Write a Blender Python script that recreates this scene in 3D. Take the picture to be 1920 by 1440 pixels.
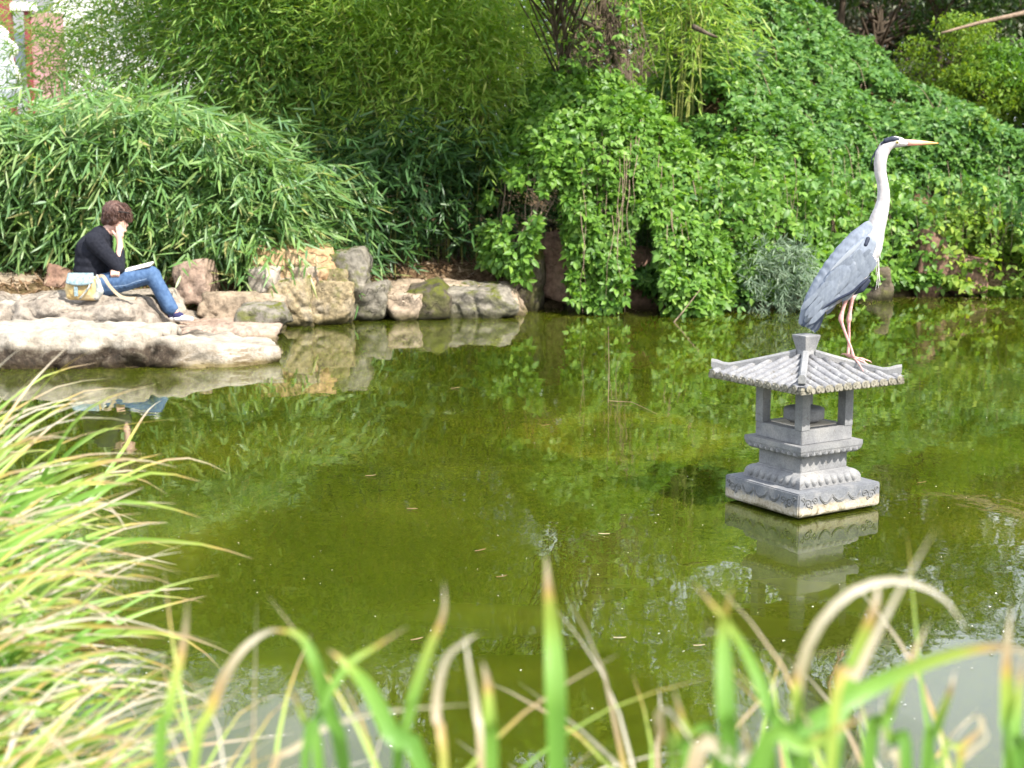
import bpy, bmesh, math, random
import numpy as np
from mathutils import Vector, Matrix, noise, Quaternion

random.seed(7); rng = np.random.default_rng(7)
for o in list(bpy.data.objects): bpy.data.objects.remove(o)
SC = bpy.context.scene
COL = SC.collection
R = math.radians
PI = math.pi

# ------------------------------------------------------------------ camera, sky, sun, exposure
CAM_H = 1.5; FPX = 2800.0; PITCH = math.atan(440 / FPX)
cam = bpy.data.cameras.new('camera'); camo = bpy.data.objects.new('camera', cam); COL.objects.link(camo)
camo.location = (0, 0, CAM_H); camo.rotation_euler = (PI / 2 - PITCH, 0, 0)
cam.sensor_width = 36; cam.lens = 36 * FPX / 1920; cam.clip_start = 0.05; cam.clip_end = 600
cam.dof.use_dof = True; cam.dof.focus_distance = 6.6; cam.dof.aperture_fstop = 4.3
SC.camera = camo
SUN_AZ = R(-46); SUN_EL = R(47)          # azimuth measured from +X towards +Y
W = bpy.data.worlds.new('World'); SC.world = W; W.use_nodes = True
nt = W.node_tree
bg = nt.nodes['Background']; bg.inputs['Strength'].default_value = 0.14
sky = nt.nodes.new('ShaderNodeTexSky'); sky.sky_type = 'NISHITA'; sky.sun_disc = False
sky.sun_elevation = SUN_EL; sky.sun_rotation = PI / 2 - SUN_AZ
sky.air_density = 1.0; sky.dust_density = 2.5; sky.ozone_density = 1.0
tcw = nt.nodes.new('ShaderNodeTexCoord'); mpw = nt.nodes.new('ShaderNodeMapping'); mpw.inputs['Scale'].default_value = (1, 1, 2.6)
nt.links.new(tcw.outputs['Generated'], mpw.inputs['Vector'])
cln = nt.nodes.new('ShaderNodeTexNoise'); cln.inputs['Scale'].default_value = 2.2; cln.inputs['Detail'].default_value = 6; cln.inputs['Roughness'].default_value = .55
nt.links.new(mpw.outputs[0], cln.inputs['Vector'])
clr = nt.nodes.new('ShaderNodeValToRGB'); clr.color_ramp.elements[0].position = .36; clr.color_ramp.elements[0].color = (.12, .12, .12, 1); clr.color_ramp.elements[1].position = .60; clr.color_ramp.elements[1].color = (.92, .92, .92, 1)
nt.links.new(cln.outputs[0], clr.inputs[0])
cmx = nt.nodes.new('ShaderNodeMix'); cmx.data_type = 'RGBA'; nt.links.new(clr.outputs[0], cmx.inputs[0]); nt.links.new(sky.outputs[0], cmx.inputs[6]); cmx.inputs[7].default_value = (9.0, 9.6, 10.6, 1)
nt.links.new(cmx.outputs[2], bg.inputs['Color'])
sun = bpy.data.lights.new('sun', 'SUN'); suno = bpy.data.objects.new('sun', sun); COL.objects.link(suno)
sun.energy = 5.0; sun.angle = R(0.5); sun.color = (1.0, 0.95, 0.86)
SUNV = Vector((math.cos(SUN_EL) * math.cos(SUN_AZ), math.cos(SUN_EL) * math.sin(SUN_AZ), math.sin(SUN_EL)))
suno.rotation_euler = SUNV.to_track_quat('Z', 'Y').to_euler(); suno.location = (5, -5, 12)
SC.view_settings.view_transform = 'Standard'; SC.view_settings.look = 'None'
SC.view_settings.gamma = 1; SC.view_settings.use_curve_mapping = False
SC.view_settings.exposure = 1.1

# ------------------------------------------------------------------ picking distances: pixel of the 1920x1440 photo + distance -> place
SP, CP = math.sin(PITCH), math.cos(PITCH)
def P(px, py, Y):
    u = (px - 960) / FPX; v = (py - 720) / FPX
    d = Vector((u, CP - v * SP, -SP - v * CP))
    return Vector((0, 0, CAM_H)) + d * (Y / d.y)
def G(px, py, z=0.0):
    u = (px - 960) / FPX; v = (py - 720) / FPX
    d = Vector((u, CP - v * SP, -SP - v * CP))
    return Vector((0, 0, CAM_H)) + d * ((z - CAM_H) / d.z)
def project(A):
    A = np.asarray(A); dz = A[:, 2] - CAM_H
    dep = A[:, 1] * CP - dz * SP; dn = -dz * CP - A[:, 1] * SP
    return 960 + FPX * A[:, 0] / dep, 720 + FPX * dn / dep, dep

# ------------------------------------------------------------------ object helpers
def tag(o, label=None, cat=None, group=None, kind=None):
    if label: o['label'] = label
    if cat: o['category'] = cat
    if group: o['group'] = group
    if kind: o['kind'] = kind
    return o
def thing(name, loc, label, cat, group=None):
    o = bpy.data.objects.new(name, None); COL.objects.link(o); o.location = loc
    o.empty_display_size = 0.1
    return tag(o, label, cat, group)
def wloc(o):
    v = Vector((0, 0, 0))
    while o is not None: v = v + Vector(o.location); o = o.parent
    return v
def link(name, me, mat, parent=None, smooth=True, kind=None):
    """mesh given in world coordinates; the object's origin sits at its parent's"""
    o = bpy.data.objects.new(name, me); COL.objects.link(o)
    if mat is not None and not me.materials: me.materials.append(mat)
    if smooth and len(me.polygons): me.polygons.foreach_set('use_smooth', [True] * len(me.polygons))
    if parent is not None:
        o.parent = parent; w = wloc(parent)
        if w.length > 0: me.transform(Matrix.Translation(-w))
    if kind: o['kind'] = kind
    return o
class MB:
    def __init__(s): s.v = []; s.f = []; s.uv = None
    def add(s, vs, fs):
        n = len(s.v); s.v += [tuple(v) for v in vs]; s.f += [tuple(i + n for i in f) for f in fs]
    def box(s, c, h, M=None):
        c = Vector(c); vs = []
        for x in (-1, 1):
            for y in (-1, 1):
                for z in (-1, 1):
                    q = Vector((x * h[0], y * h[1], z * h[2]))
                    if M is not None: q = M @ q
                    vs.append(c + q)
        s.add(vs, [(0, 1, 3, 2), (4, 6, 7, 5), (0, 4, 5, 1), (2, 3, 7, 6), (0, 2, 6, 4), (1, 5, 7, 3)])
    def tube(s, pts, rad, n=6, cap=True):
        pts = [Vector(p) for p in pts]
        if not isinstance(rad, (list, tuple)): rad = [rad] * len(pts)
        vs = []; fs = []
        t0 = (pts[1] - pts[0]).normalized()
        a = t0.orthogonal().normalized()
        for i, p in enumerate(pts):
            t = (pts[min(i + 1, len(pts) - 1)] - pts[max(i - 1, 0)]).normalized()
            a = (a - t * a.dot(t)); a = a.normalized() if a.length > 1e-6 else t.orthogonal().normalized()
            b = t.cross(a)
            for k in range(n):
                an = 2 * PI * k / n
                vs.append(p + (a * math.cos(an) + b * math.sin(an)) * rad[i])
        for i in range(len(pts) - 1):
            for k in range(n):
                k2 = (k + 1) % n
                fs.append((i * n + k, i * n + k2, (i + 1) * n + k2, (i + 1) * n + k))
        if cap:
            fs.append(tuple(range(n - 1, -1, -1))); m = (len(pts) - 1) * n
            fs.append(tuple(m + k for k in range(n)))
        s.add(vs, fs)
    def rings(s, loops, cap0=True, cap1=True):
        n = len(loops[0]); vs = [v for l in loops for v in l]; fs = []
        for i in range(len(loops) - 1):
            for k in range(n):
                k2 = (k + 1) % n
                fs.append((i * n + k, i * n + k2, (i + 1) * n + k2, (i + 1) * n + k))
        if cap0: fs.append(tuple(range(n - 1, -1, -1)))
        if cap1: fs.append(tuple((len(loops) - 1) * n + k for k in range(n)))
        s.add(vs, fs)
    def mesh(s, name='mesh'):
        me = bpy.data.meshes.new(name); me.from_pydata(s.v, [], s.f); me.update(); return me
    def build(s, name, mat, parent=None, smooth=False, kind=None, bevel=0):
        me = s.mesh(name)
        if bevel:
            bm = bmesh.new(); bm.from_mesh(me)
            bmesh.ops.bevel(bm, geom=[e for e in bm.edges], offset=bevel, segments=2, affect='EDGES', profile=0.6, clamp_overlap=True)
            bm.to_mesh(me); bm.free()
        return link(name, me, mat, parent, smooth, kind)
def catmull(pts, n):
    pts = [Vector(p) for p in pts]; out = []
    ext = [pts[0] * 2 - pts[1]] + pts + [pts[-1] * 2 - pts[-2]]
    m = len(pts) - 1
    for i in range(n):
        t = i / (n - 1) * m; k = min(int(t), m - 1); u = t - k
        p0, p1, p2, p3 = ext[k], ext[k + 1], ext[k + 2], ext[k + 3]
        out.append(0.5 * ((2 * p1) + (p2 - p0) * u + (2 * p0 - 5 * p1 + 4 * p2 - p3) * u * u + (3 * p1 - p0 - 3 * p2 + p3) * u ** 3))
    return out
_ico = {}
def ico(sub):
    if sub not in _ico:
        bm = bmesh.new(); bmesh.ops.create_icosphere(bm, subdivisions=sub, radius=1)
        _ico[sub] = ([v.co.copy() for v in bm.verts], [tuple(v.index for v in f.verts) for f in bm.faces]); bm.free()
    return _ico[sub]
def blob(name, prims, voxel, mat, parent=None, smooth=4, kind=None, post=None):
    """one continuous skin over tapered limbs and ellipsoids.  prims: ('c',p0,r0,p1,r1[,squash]) or ('e',centre,(rx,ry,rz),rotation)"""
    m = MB(); V, F = ico(2)
    for p in prims:
        if p[0] == 'c':
            _, a, ra, b, rb = p[:5]; sq = p[5] if len(p) > 5 else (1, 1, 1)
            a = Vector(a); b = Vector(b); L = (b - a).length
            n = max(2, int(L / (min(ra, rb) * 0.45)) + 1); n = min(n, 40)
            for i in range(n):
                t = i / (n - 1); c = a.lerp(b, t); r = ra + (rb - ra) * t
                m.add([c + Vector((v.x * r * sq[0], v.y * r * sq[1], v.z * r * sq[2])) for v in V], F)
        else:
            _, c, rr = p[:3]; M = p[3] if len(p) > 3 else Matrix.Identity(3)
            m.add([Vector(c) + M @ Vector((v.x * rr[0], v.y * rr[1], v.z * rr[2])) for v in V], F)
    me = m.mesh('tmp'); o = bpy.data.objects.new('tmp', me); COL.objects.link(o)
    rm = o.modifiers.new('r', 'REMESH'); rm.mode = 'VOXEL'; rm.voxel_size = voxel
    if smooth:
        sm = o.modifiers.new('s', 'SMOOTH'); sm.iterations = smooth; sm.factor = 0.5
    dg = bpy.context.evaluated_depsgraph_get(); dg.update()
    nm = bpy.data.meshes.new_from_object(o.evaluated_get(dg)); nm.name = name
    bpy.data.objects.remove(o); bpy.data.meshes.remove(me)
    if post: post(nm)
    return link(name, nm, mat, parent, True, kind)

# ------------------------------------------------------------------ material helpers
def newmat(name):
    m = bpy.data.materials.new(name); m.use_nodes = True
    t = m.node_tree; t.nodes.clear()
    out = t.nodes.new('ShaderNodeOutputMaterial')
    return m, t, out
def ramp(t, src, stops, interp='LINEAR'):
    r = t.nodes.new('ShaderNodeValToRGB'); r.color_ramp.interpolation = interp
    e = r.color_ramp.elements
    while len(e) > 1: e.remove(e[-1])
    e[0].position = stops[0][0]; e[0].color = (*stops[0][1], 1)
    for p, c in stops[1:]:
        k = e.new(p); k.color = (*c, 1)
    t.links.new(src, r.inputs[0]); return r.outputs[0]
def math_(t, op, a, b=None, clamp=False):
    n = t.nodes.new('ShaderNodeMath'); n.operation = op; n.use_clamp = clamp
    for i, x in enumerate((a, b)):
        if x is None: continue
        if isinstance(x, (int, float)): n.inputs[i].default_value = x
        else: t.links.new(x, n.inputs[i])
    return n.outputs[0]
def mixc(t, f, a, b, mode='MIX'):
    n = t.nodes.new('ShaderNodeMix'); n.data_type = 'RGBA'; n.blend_type = mode
    for i, x in ((0, f), (6, a), (7, b)):
        if isinstance(x, (int, float)): n.inputs[i].default_value = x
        elif isinstance(x, tuple): n.inputs[i].default_value = (*x, 1)
        else: t.links.new(x, n.inputs[i])
    return n.outputs[2]
def noise_(t, scale, detail=4, rough=0.55, vec=None, dist=0.0):
    n = t.nodes.new('ShaderNodeTexNoise'); n.inputs['Scale'].default_value = scale
    n.inputs['Detail'].default_value = detail; n.inputs['Roughness'].default_value = rough
    n.inputs['Distortion'].default_value = dist
    if vec is not None: t.links.new(vec, n.inputs['Vector'])
    return n.outputs[0]
def objco(t, scale=(1, 1, 1)):
    tc = t.nodes.new('ShaderNodeTexCoord')
    mp = t.nodes.new('ShaderNodeMapping'); mp.inputs['Scale'].default_value = scale
    t.links.new(tc.outputs['Object'], mp.inputs['Vector']); return mp.outputs[0]
def princ(t, out, col, rough=0.7, spec=0.3, bump=None, bstr=0.3, bdist=0.01, metal=0):
    b = t.nodes.new('ShaderNodeBsdfPrincipled')
    if isinstance(col, tuple): b.inputs['Base Color'].default_value = (*col, 1)
    else: t.links.new(col, b.inputs['Base Color'])
    if isinstance(rough, (int, float)): b.inputs['Roughness'].default_value = rough
    else: t.links.new(rough, b.inputs['Roughness'])
    b.inputs['Specular IOR Level'].default_value = spec; b.inputs['Metallic'].default_value = metal
    if bump is not None:
        n = t.nodes.new('ShaderNodeBump'); n.inputs['Strength'].default_value = bstr; n.inputs['Distance'].default_value = bdist
        t.links.new(bump, n.inputs['Height']); t.links.new(n.outputs[0], b.inputs['Normal'])
    t.links.new(b.outputs[0], out.inputs[0]); return b
def mottled(name, c1, c2, scale=8, rough=0.8, spec=0.2, bstr=0.4, bdist=0.01, c3=None, stretch=(1, 1, 1)):
    m, t, out = newmat(name); co = objco(t, stretch)
    n = noise_(t, scale, 6, 0.6, co)
    stops = [(0.3, c1), (0.65, c2)] if c3 is None else [(0.3, c1), (0.5, c2), (0.72, c3)]
    princ(t, out, ramp(t, n, stops), rough, spec, noise_(t, scale * 4, 5, 0.65, co), bstr, bdist)
    return m
def plain(name, c, rough=0.6, spec=0.3): return mottled(name, tuple(x * 0.85 for x in c), tuple(min(1, x * 1.1) for x in c), 12, rough, spec, 0.15, 0.004)
def leafmat(name, cols, trans=0.4, tcol=(1.25, 1.35, 0.5), gloss=0.35, spec=0.45):
    """every leaf takes its own colour from its own random number"""
    m, t, out = newmat(name)
    oi = t.nodes.new('ShaderNodeObjectInfo'); ge = t.nodes.new('ShaderNodeNewGeometry')
    rnd = math_(t, 'FRACT', math_(t, 'ADD', oi.outputs['Random'], ge.outputs['Random Per Island']))
    n = len(cols); stops = [(i / (n - 1), c) for i, c in enumerate(cols)]
    col = ramp(t, rnd, stops)
    b = princ(t, out, col, gloss, spec)
    tr = t.nodes.new('ShaderNodeBsdfTranslucent')
    t.links.new(mixc(t, 1.0, col, tcol, 'MULTIPLY'), tr.inputs['Color'])
    mx = t.nodes.new('ShaderNodeMixShader'); mx.inputs[0].default_value = trans
    t.links.new(b.outputs[0], mx.inputs[1]); t.links.new(tr.outputs[0], mx.inputs[2])
    t.links.new(mx.outputs[0], out.inputs[0]); return m

def rockmat(name, cols, moss=0.0, scale=2.2, stain=0.3):
    m, t, out = newmat(name); co = objco(t)
    oi = t.nodes.new('ShaderNodeObjectInfo')
    sh = t.nodes.new('ShaderNodeVectorMath'); sh.operation = 'ADD'; t.links.new(co, sh.inputs[0])
    cb = t.nodes.new('ShaderNodeCombineXYZ')
    t.links.new(math_(t, 'MULTIPLY', oi.outputs['Random'], 37.0), cb.inputs[0]); t.links.new(cb.outputs[0], sh.inputs[1])
    v = sh.outputs[0]
    n1 = noise_(t, scale, 5, 0.6, v, 0.6)
    c = ramp(t, n1, [(0.3 + 0.4 * i / (len(cols) - 1), q) for i, q in enumerate(cols)])
    n2 = noise_(t, scale * 9, 6, 0.7, v)
    c = mixc(t, 0.75, c, ramp(t, n2, [(0.32, (0.28, 0.26, 0.24)), (0.58, (1.22, 1.2, 1.17))]), 'MULTIPLY')
    n3 = noise_(t, scale * 1.7, 6, 0.75, v, 1.0)
    c = mixc(t, ramp(t, n3, [(0.55, (0, 0, 0)), (0.63, (stain,) * 3)]), c, (0.035, 0.03, 0.022))
    # thin cracks
    vo = t.nodes.new('ShaderNodeTexVoronoi'); vo.feature = 'DISTANCE_TO_EDGE'; vo.inputs['Scale'].default_value = scale * 1.3
    wv = t.nodes.new('ShaderNodeVectorMath'); wv.operation = 'ADD'; t.links.new(v, wv.inputs[0])
    nn = t.nodes.new('ShaderNodeTexNoise'); nn.inputs['Scale'].default_value = 5; t.links.new(v, nn.inputs['Vector'])
    t.links.new(nn.outputs[1], wv.inputs[1]); t.links.new(wv.outputs[0], vo.inputs['Vector'])
    crack = ramp(t, math_(t, 'ADD', vo.outputs[0], math_(t, 'MULTIPLY', math_(t, 'SUBTRACT', noise_(t, 1.1, 2, .5, v), .42, True), .5)), [(0.0, (0.22,) * 3), (0.022, (1, 1, 1))])
    c = mixc(t, 0.5, c, crack, 'MULTIPLY')
    # moss and wet band just above the water
    ge = t.nodes.new('ShaderNodeNewGeometry')
    sx = t.nodes.new('ShaderNodeSeparateXYZ'); t.links.new(ge.outputs['Normal'], sx.inputs[0])
    sp = t.nodes.new('ShaderNodeSeparateXYZ'); t.links.new(ge.outputs['Position'], sp.inputs[0])
    if moss > 0:
        mk = math_(t, 'MULTIPLY', ramp(t, noise_(t, 4.5, 5, 0.7, v), [(0.62 - moss * 0.25, (0, 0, 0)), (0.72 - moss * 0.25, (1, 1, 1))]),
                   math_(t, 'ADD', math_(t, 'MULTIPLY', sx.outputs[2], 0.8), 0.45, True))
        c = mixc(t, mk, c, mixc(t, n2, (0.03, 0.035, 0.006), (0.13, 0.14, 0.02)))
    wetn = math_(t, 'ADD', sp.outputs[2], math_(t, 'MULTIPLY', noise_(t, 6, 4, 0.6, v), 0.10))
    wet = ramp(t, wetn, [(0.075, (0.35, 0.36, 0.26)), (0.135, (1, 1, 1))])
    c = mixc(t, 1.0, c, wet, 'MULTIPLY')
    hgt = mixc(t, 0.5, n2, crack)
    princ(t, out, c, 0.85, 0.2, hgt, 1.0, 0.035)
    return m

def unit(a): return a / np.maximum(np.linalg.norm(a, axis=1, keepdims=True), 1e-9)
_lr = np.random.default_rng(3); _LW = [(unit(_lr.normal(size=(1, 3)))[0] * f, _lr.uniform(0, 6.28), 1 / f ** 0.8) for f in (1.3, 1.7, 2.1, 2.9, 3.7, 4.6, 6.1, 7.9) for _ in range(2)]
def lump(Q):
    s = 0; w = 0
    for k, ph, am in _LW: s = s + am * np.sin(Q @ k * 1.4 + ph); w += am
    return s / w * 2.2
# ------------------------------------------------------------------ leaves
def tmpl_slender(droop=0.10):
    v = [(0, 0, 0), (.12, -.38, .0), (.12, .38, .0), (.4, -.5, -.02), (.4, .5, -.02), (.4, 0, -.035), (.75, -.3, -.02 - droop * .45), (.75, .3, -.02 - droop * .45), (1, 0, -droop)]
    f = [(0, 1, 5), (0, 5, 2), (1, 3, 5), (2, 5, 4), (3, 6, 5), (5, 6, 7), (4, 5, 7), (6, 8, 7)]
    return np.array(v), f
def tmpl_mini():
    return np.array([(0, 0, 0), (.35, -.5, -.02), (.35, .5, .02), (1, 0, -.1)]), [(0, 1, 2), (1, 3, 2)]
def tmpl_ovate():
    v = [(0, 0, 0), (.22, -.42, .06), (.22, .42, .06), (.3, 0, 0), (.58, -.44, .03), (.58, .44, .03), (.65, 0, -.03), (1, 0, -.14)]
    f = [(0, 1, 3), (0, 3, 2), (1, 4, 6, 3), (3, 6, 5, 2), (4, 7, 6), (6, 7, 5)]
    return np.array(v), f
TS, TM, TO = tmpl_slender(), tmpl_mini(), tmpl_ovate()
def frames(A, N):
    A = unit(A); S = unit(np.cross(N, A)); N2 = np.cross(A, S); return A, S, N2
def leaf_mesh(name, tm, Pt, A, N, L, Wd):
    A, S, N2 = frames(A, N); V, F = tm; n, k = len(Pt), len(V)
    co = Pt[:, None, :] + (A * L[:, None])[:, None, :] * V[None, :, 0:1] + (S * Wd[:, None])[:, None, :] * V[None, :, 1:2] + (N2 * L[:, None])[:, None, :] * V[None, :, 2:3]
    me = bpy.data.meshes.new(name)
    me.vertices.add(n * k); me.vertices.foreach_set('co', co.reshape(-1).astype(np.float32))
    fl = np.array([i for f in F for i in f]); ln = np.array([len(f) for f in F])
    idx = (fl[None, :] + (np.arange(n) * k)[:, None]).reshape(-1)
    tot = np.tile(ln, n); st = np.concatenate([[0], np.cumsum(tot)[:-1]])
    me.loops.add(len(idx)); me.loops.foreach_set('vertex_index', idx.astype(np.int32))
    me.polygons.add(len(tot)); me.polygons.foreach_set('loop_start', st.astype(np.int32)); me.polygons.foreach_set('loop_total', tot.astype(np.int32))
    me.update(calc_edges=True); return me
_shared = {}
def single_mesh(tm, mat):
    k = (id(tm), mat.name)
    if k not in _shared:
        me = bpy.data.meshes.new('leaf'); me.from_pydata([tuple(v) for v in tm[0]], [], tm[1]); me.materials.append(mat); me.update(); _shared[k] = me
    return _shared[k]
def foliage(parent, tm, arr, mat, name='foliage', singles=0, sname='leaf'):
    """leaves of one plant: the ones that show largest as objects of their own, the rest as one mesh"""
    Pt, A, N, L, Wd = arr; keep = np.ones(len(Pt), bool)
    if singles:
        px, py, dep = project(Pt + unit(A) * (L * .5)[:, None])
        vis = (px > 0) & (px < 1920) & (py > 0) & (py < 1440)
        Ua, Sa, Na = frames(A, N); front = np.abs(Na[:, 1])
        cand = np.where(vis)[0]
        cand = cand[np.argsort(dep[cand])]
        seen = set(); pick = []
        for i in cand:
            c = (int(px[i] / 12), int(py[i] / 12))
            if c in seen: continue
            seen.add(c); pick.append(i)
        pick = np.array(pick)
        if len(pick):
            sc = (L * Wd * (0.3 + front) / dep ** 2)[pick]
            pick = pick[np.argsort(-sc)][:singles]
            keep[pick] = False
            me = single_mesh(tm, mat); w = np.array(wloc(parent))
            for i in pick:
                o = bpy.data.objects.new(sname, me); COL.objects.link(o); o.parent = parent
                a, s_, n_ = Ua[i] * L[i], Sa[i] * Wd[i], Na[i] * L[i]; q = Pt[i] - w
                o.matrix_local = Matrix(((a[0], s_[0], n_[0], q[0]), (a[1], s_[1], n_[1], q[1]), (a[2], s_[2], n_[2], q[2]), (0, 0, 0, 1)))
    me = leaf_mesh(name, tm, Pt[keep], A[keep], N[keep], L[keep], Wd[keep])
    return link(name, me, mat, parent, False, 'stuff')
def cat(*arrs): return tuple(np.concatenate([a[i] for a in arrs]) for i in range(5))
def rand_dir(n): return unit(rng.normal(size=(n, 3)))

# ------------------------------------------------------------------ shoreline and ground
SH = [G(px, py) for px, py in ((-900, 650), (-300, 632), (0, 625), (300, 612), (500, 602), (560, 592), (650, 583), (960, 577), (1200, 578), (1400, 580), (1500, 570), (1700, 554), (1920, 556), (2600, 556))]
shx = np.array([p.x for p in SH]); shy = np.array([p.y for p in SH])
def shore(x): return np.interp(x, shx, shy)
CX = np.array([-30, .8, 1.45, 2.15, 3.0, 3.7, 4.35, 5.0, 5.7, 6.5, 8, 30]); CZ = np.array([0, 0, 1.5, 3.45, 3.3, 3.1, 2.85, 2.5, 2.05, 1.75, 1.9, 2.4])
def crest(x): return np.interp(x, CX, CZ)
def mound_z(x, y):
    t = np.clip((y - shore(x) + .1) / 4.0, 0, 1); x = np.asarray(x, float); y = np.asarray(y, float)
    return crest(x) * t ** .62 * (1 + .10 * lump(np.stack([x * .95, y * .7, x * 0 + 2], -1)))
def gnd(x, y):
    d = y - shore(x)
    s = np.clip(d / .35, -1, 1); s2 = np.clip(s, 0, 1)
    z = np.where(d < 0, np.maximum(-.7, d * 1.2 - .02), .02 + .32 * (s2 * s2 * (3 - 2 * s2)) + .1 * np.clip(d, 0, 5))
    m = mound_z(x, y) - .22
    z = np.maximum(z, np.where(d > 0, m, -9))
    Q = np.stack([x * 2.2, y * 2.2, x * 0], -1)
    return z + np.where(d > 0, lump(Q) * .035, 0)

M_soil, t, out = newmat('leaf_litter_soil'); co = objco(t)
n1 = noise_(t, 1.2, 5, .6, co); n2 = noise_(t, 22, 6, .75, co, .8)
c = ramp(t, n2, [(.3, (.035, .022, .012)), (.5, (.12, .075, .04)), (.7, (.30, .22, .13))])
c = mixc(t, ramp(t, n1, [(.5, (0, 0, 0)), (.65, (.6, .6, .6))]), c, (.045, .06, .015))
princ(t, out, c, .95, .1, n2, 1.0, .03)

def grid_obj(name, xs, ys, zf, mat, kind='structure'):
    X, Y = np.meshgrid(xs, ys); Z = zf(X.reshape(-1), Y.reshape(-1)).reshape(X.shape)
    v = np.stack([X, Y, Z], -1).reshape(-1, 3); nx, ny = len(xs), len(ys)
    i = np.arange(ny - 1)[:, None] * nx + np.arange(nx - 1)[None, :]
    f = np.stack([i, i + 1, i + nx + 1, i + nx], -1).reshape(-1, 4)
    me = bpy.data.meshes.new(name); me.from_pydata(v.tolist(), [], f.tolist()); me.update()
    return link(name, me, mat, None, True, kind)
xs = np.concatenate([np.linspace(-90, -9, 14), np.linspace(-8.5, 9.5, 190), np.linspace(10, 90, 14)])
ys = np.concatenate([np.linspace(8, 11.2, 14), np.linspace(11.3, 21, 120), np.linspace(21.5, 140, 20)])
tag(grid_obj('bank_ground', xs, ys, gnd, M_soil), 'brown litter covered bank rising behind the pond')

# near bank under the sedges (left arm and the strip at the photographer's feet)
def near_z(x, y):
    edge = np.interp(x, [-6, -1.6, -1.05, -.75, -.3, 3, 8], [4.4, 3.9, 3.3, 2.3, 1.75, 1.75, 2.2])
    d = edge - y; s = np.clip(d / .45, 0, 1)
    Q = np.stack([x * 4, y * 4, x * 0], -1)
    return np.where(d < 0, np.maximum(-.6, -.02 + d * 1.5), .02 + .34 * s * s * (3 - 2 * s)) + lump(Q) * .012
tag(grid_obj('near_bank', np.concatenate([np.linspace(-90, -6.5, 8), np.linspace(-6, 8, 110), np.linspace(9, 90, 8)]), np.concatenate([np.linspace(-60, -3, 8), np.linspace(-2.5, 5.4, 80)]), near_z, M_soil), 'near bank of soil under the sedges')

# ------------------------------------------------------------------ water
M_water, t, out = newmat('pond_water'); co = objco(t)
n1 = noise_(t, .55, 4, .6, co, .8)
c = ramp(t, n1, [(.32, (.024, .034, .002)), (.52, (.038, .048, .003)), (.70, (.060, .067, .005))])
# a paler algae ring on the shallow stone under the surface
rp = G(1180, 815)
sx = t.nodes.new('ShaderNodeSeparateXYZ'); t.links.new(co, sx.inputs[0])
dx = math_(t, 'DIVIDE', math_(t, 'SUBTRACT', sx.outputs[0], rp.x), .62); dy = math_(t, 'DIVIDE', math_(t, 'SUBTRACT', sx.outputs[1], rp.y), .75)
rr = math_(t, 'SQRT', math_(t, 'ADD', math_(t, 'MULTIPLY', dx, dx), math_(t, 'MULTIPLY', dy, dy)))
rr = math_(t, 'ADD', rr, math_(t, 'MULTIPLY', math_(t, 'SUBTRACT', noise_(t, 4, 3, .5, co), .5), .35))
c = mixc(t, ramp(t, rr, [(.35, (0, 0, 0)), (.7, (.55,) * 3), (.85, (.55,) * 3), (1.0, (0, 0, 0))]), c, (.085, .082, .006))
b = princ(t, out, c, .015, .5); b.inputs['IOR'].default_value = 1.42
b.inputs['Subsurface Weight'].default_value = 0.85; b.inputs['Subsurface Radius'].default_value = (.35, .45, .12); b.inputs['Subsurface Scale'].default_value = 1.0
cs = objco(t, (1.0, 1.0, 1.0))
h1 = noise_(t, 11, 2, .45, objco(t, (1.0, .55, 1)), .4)
h2 = noise_(t, 34, 2, .5, objco(t, (1, .6, 1)), .3)
h3 = noise_(t, 2.2, 2, .5, objco(t, (.6, 1.0, 1)), .8)
amp = ramp(t, noise_(t, .7, 3, .5, objco(t, (.5, 1.6, 1))), [(.35, (.35,) * 3), (.65, (1.0,) * 3)])
hh = math_(t, 'MULTIPLY', math_(t, 'ADD', math_(t, 'ADD', h1, math_(t, 'MULTIPLY', h2, .18)), math_(t, 'MULTIPLY', h3, 1.4)), amp)
bp = t.nodes.new('ShaderNodeBump'); bp.inputs['Strength'].default_value = 1.0; bp.inputs['Distance'].default_value = .00065
t.links.new(hh, bp.inputs['Height']); t.links.new(bp.outputs[0], b.inputs['Normal'])
m = MB(); m.add([(-80, -20, 0), (80, -20, 0), (80, 30, 0), (-80, 30, 0)], [(0, 1, 2, 3)])
tag(m.build('pond_water', M_water, None, False, 'structure'), 'murky green pond water')

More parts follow.
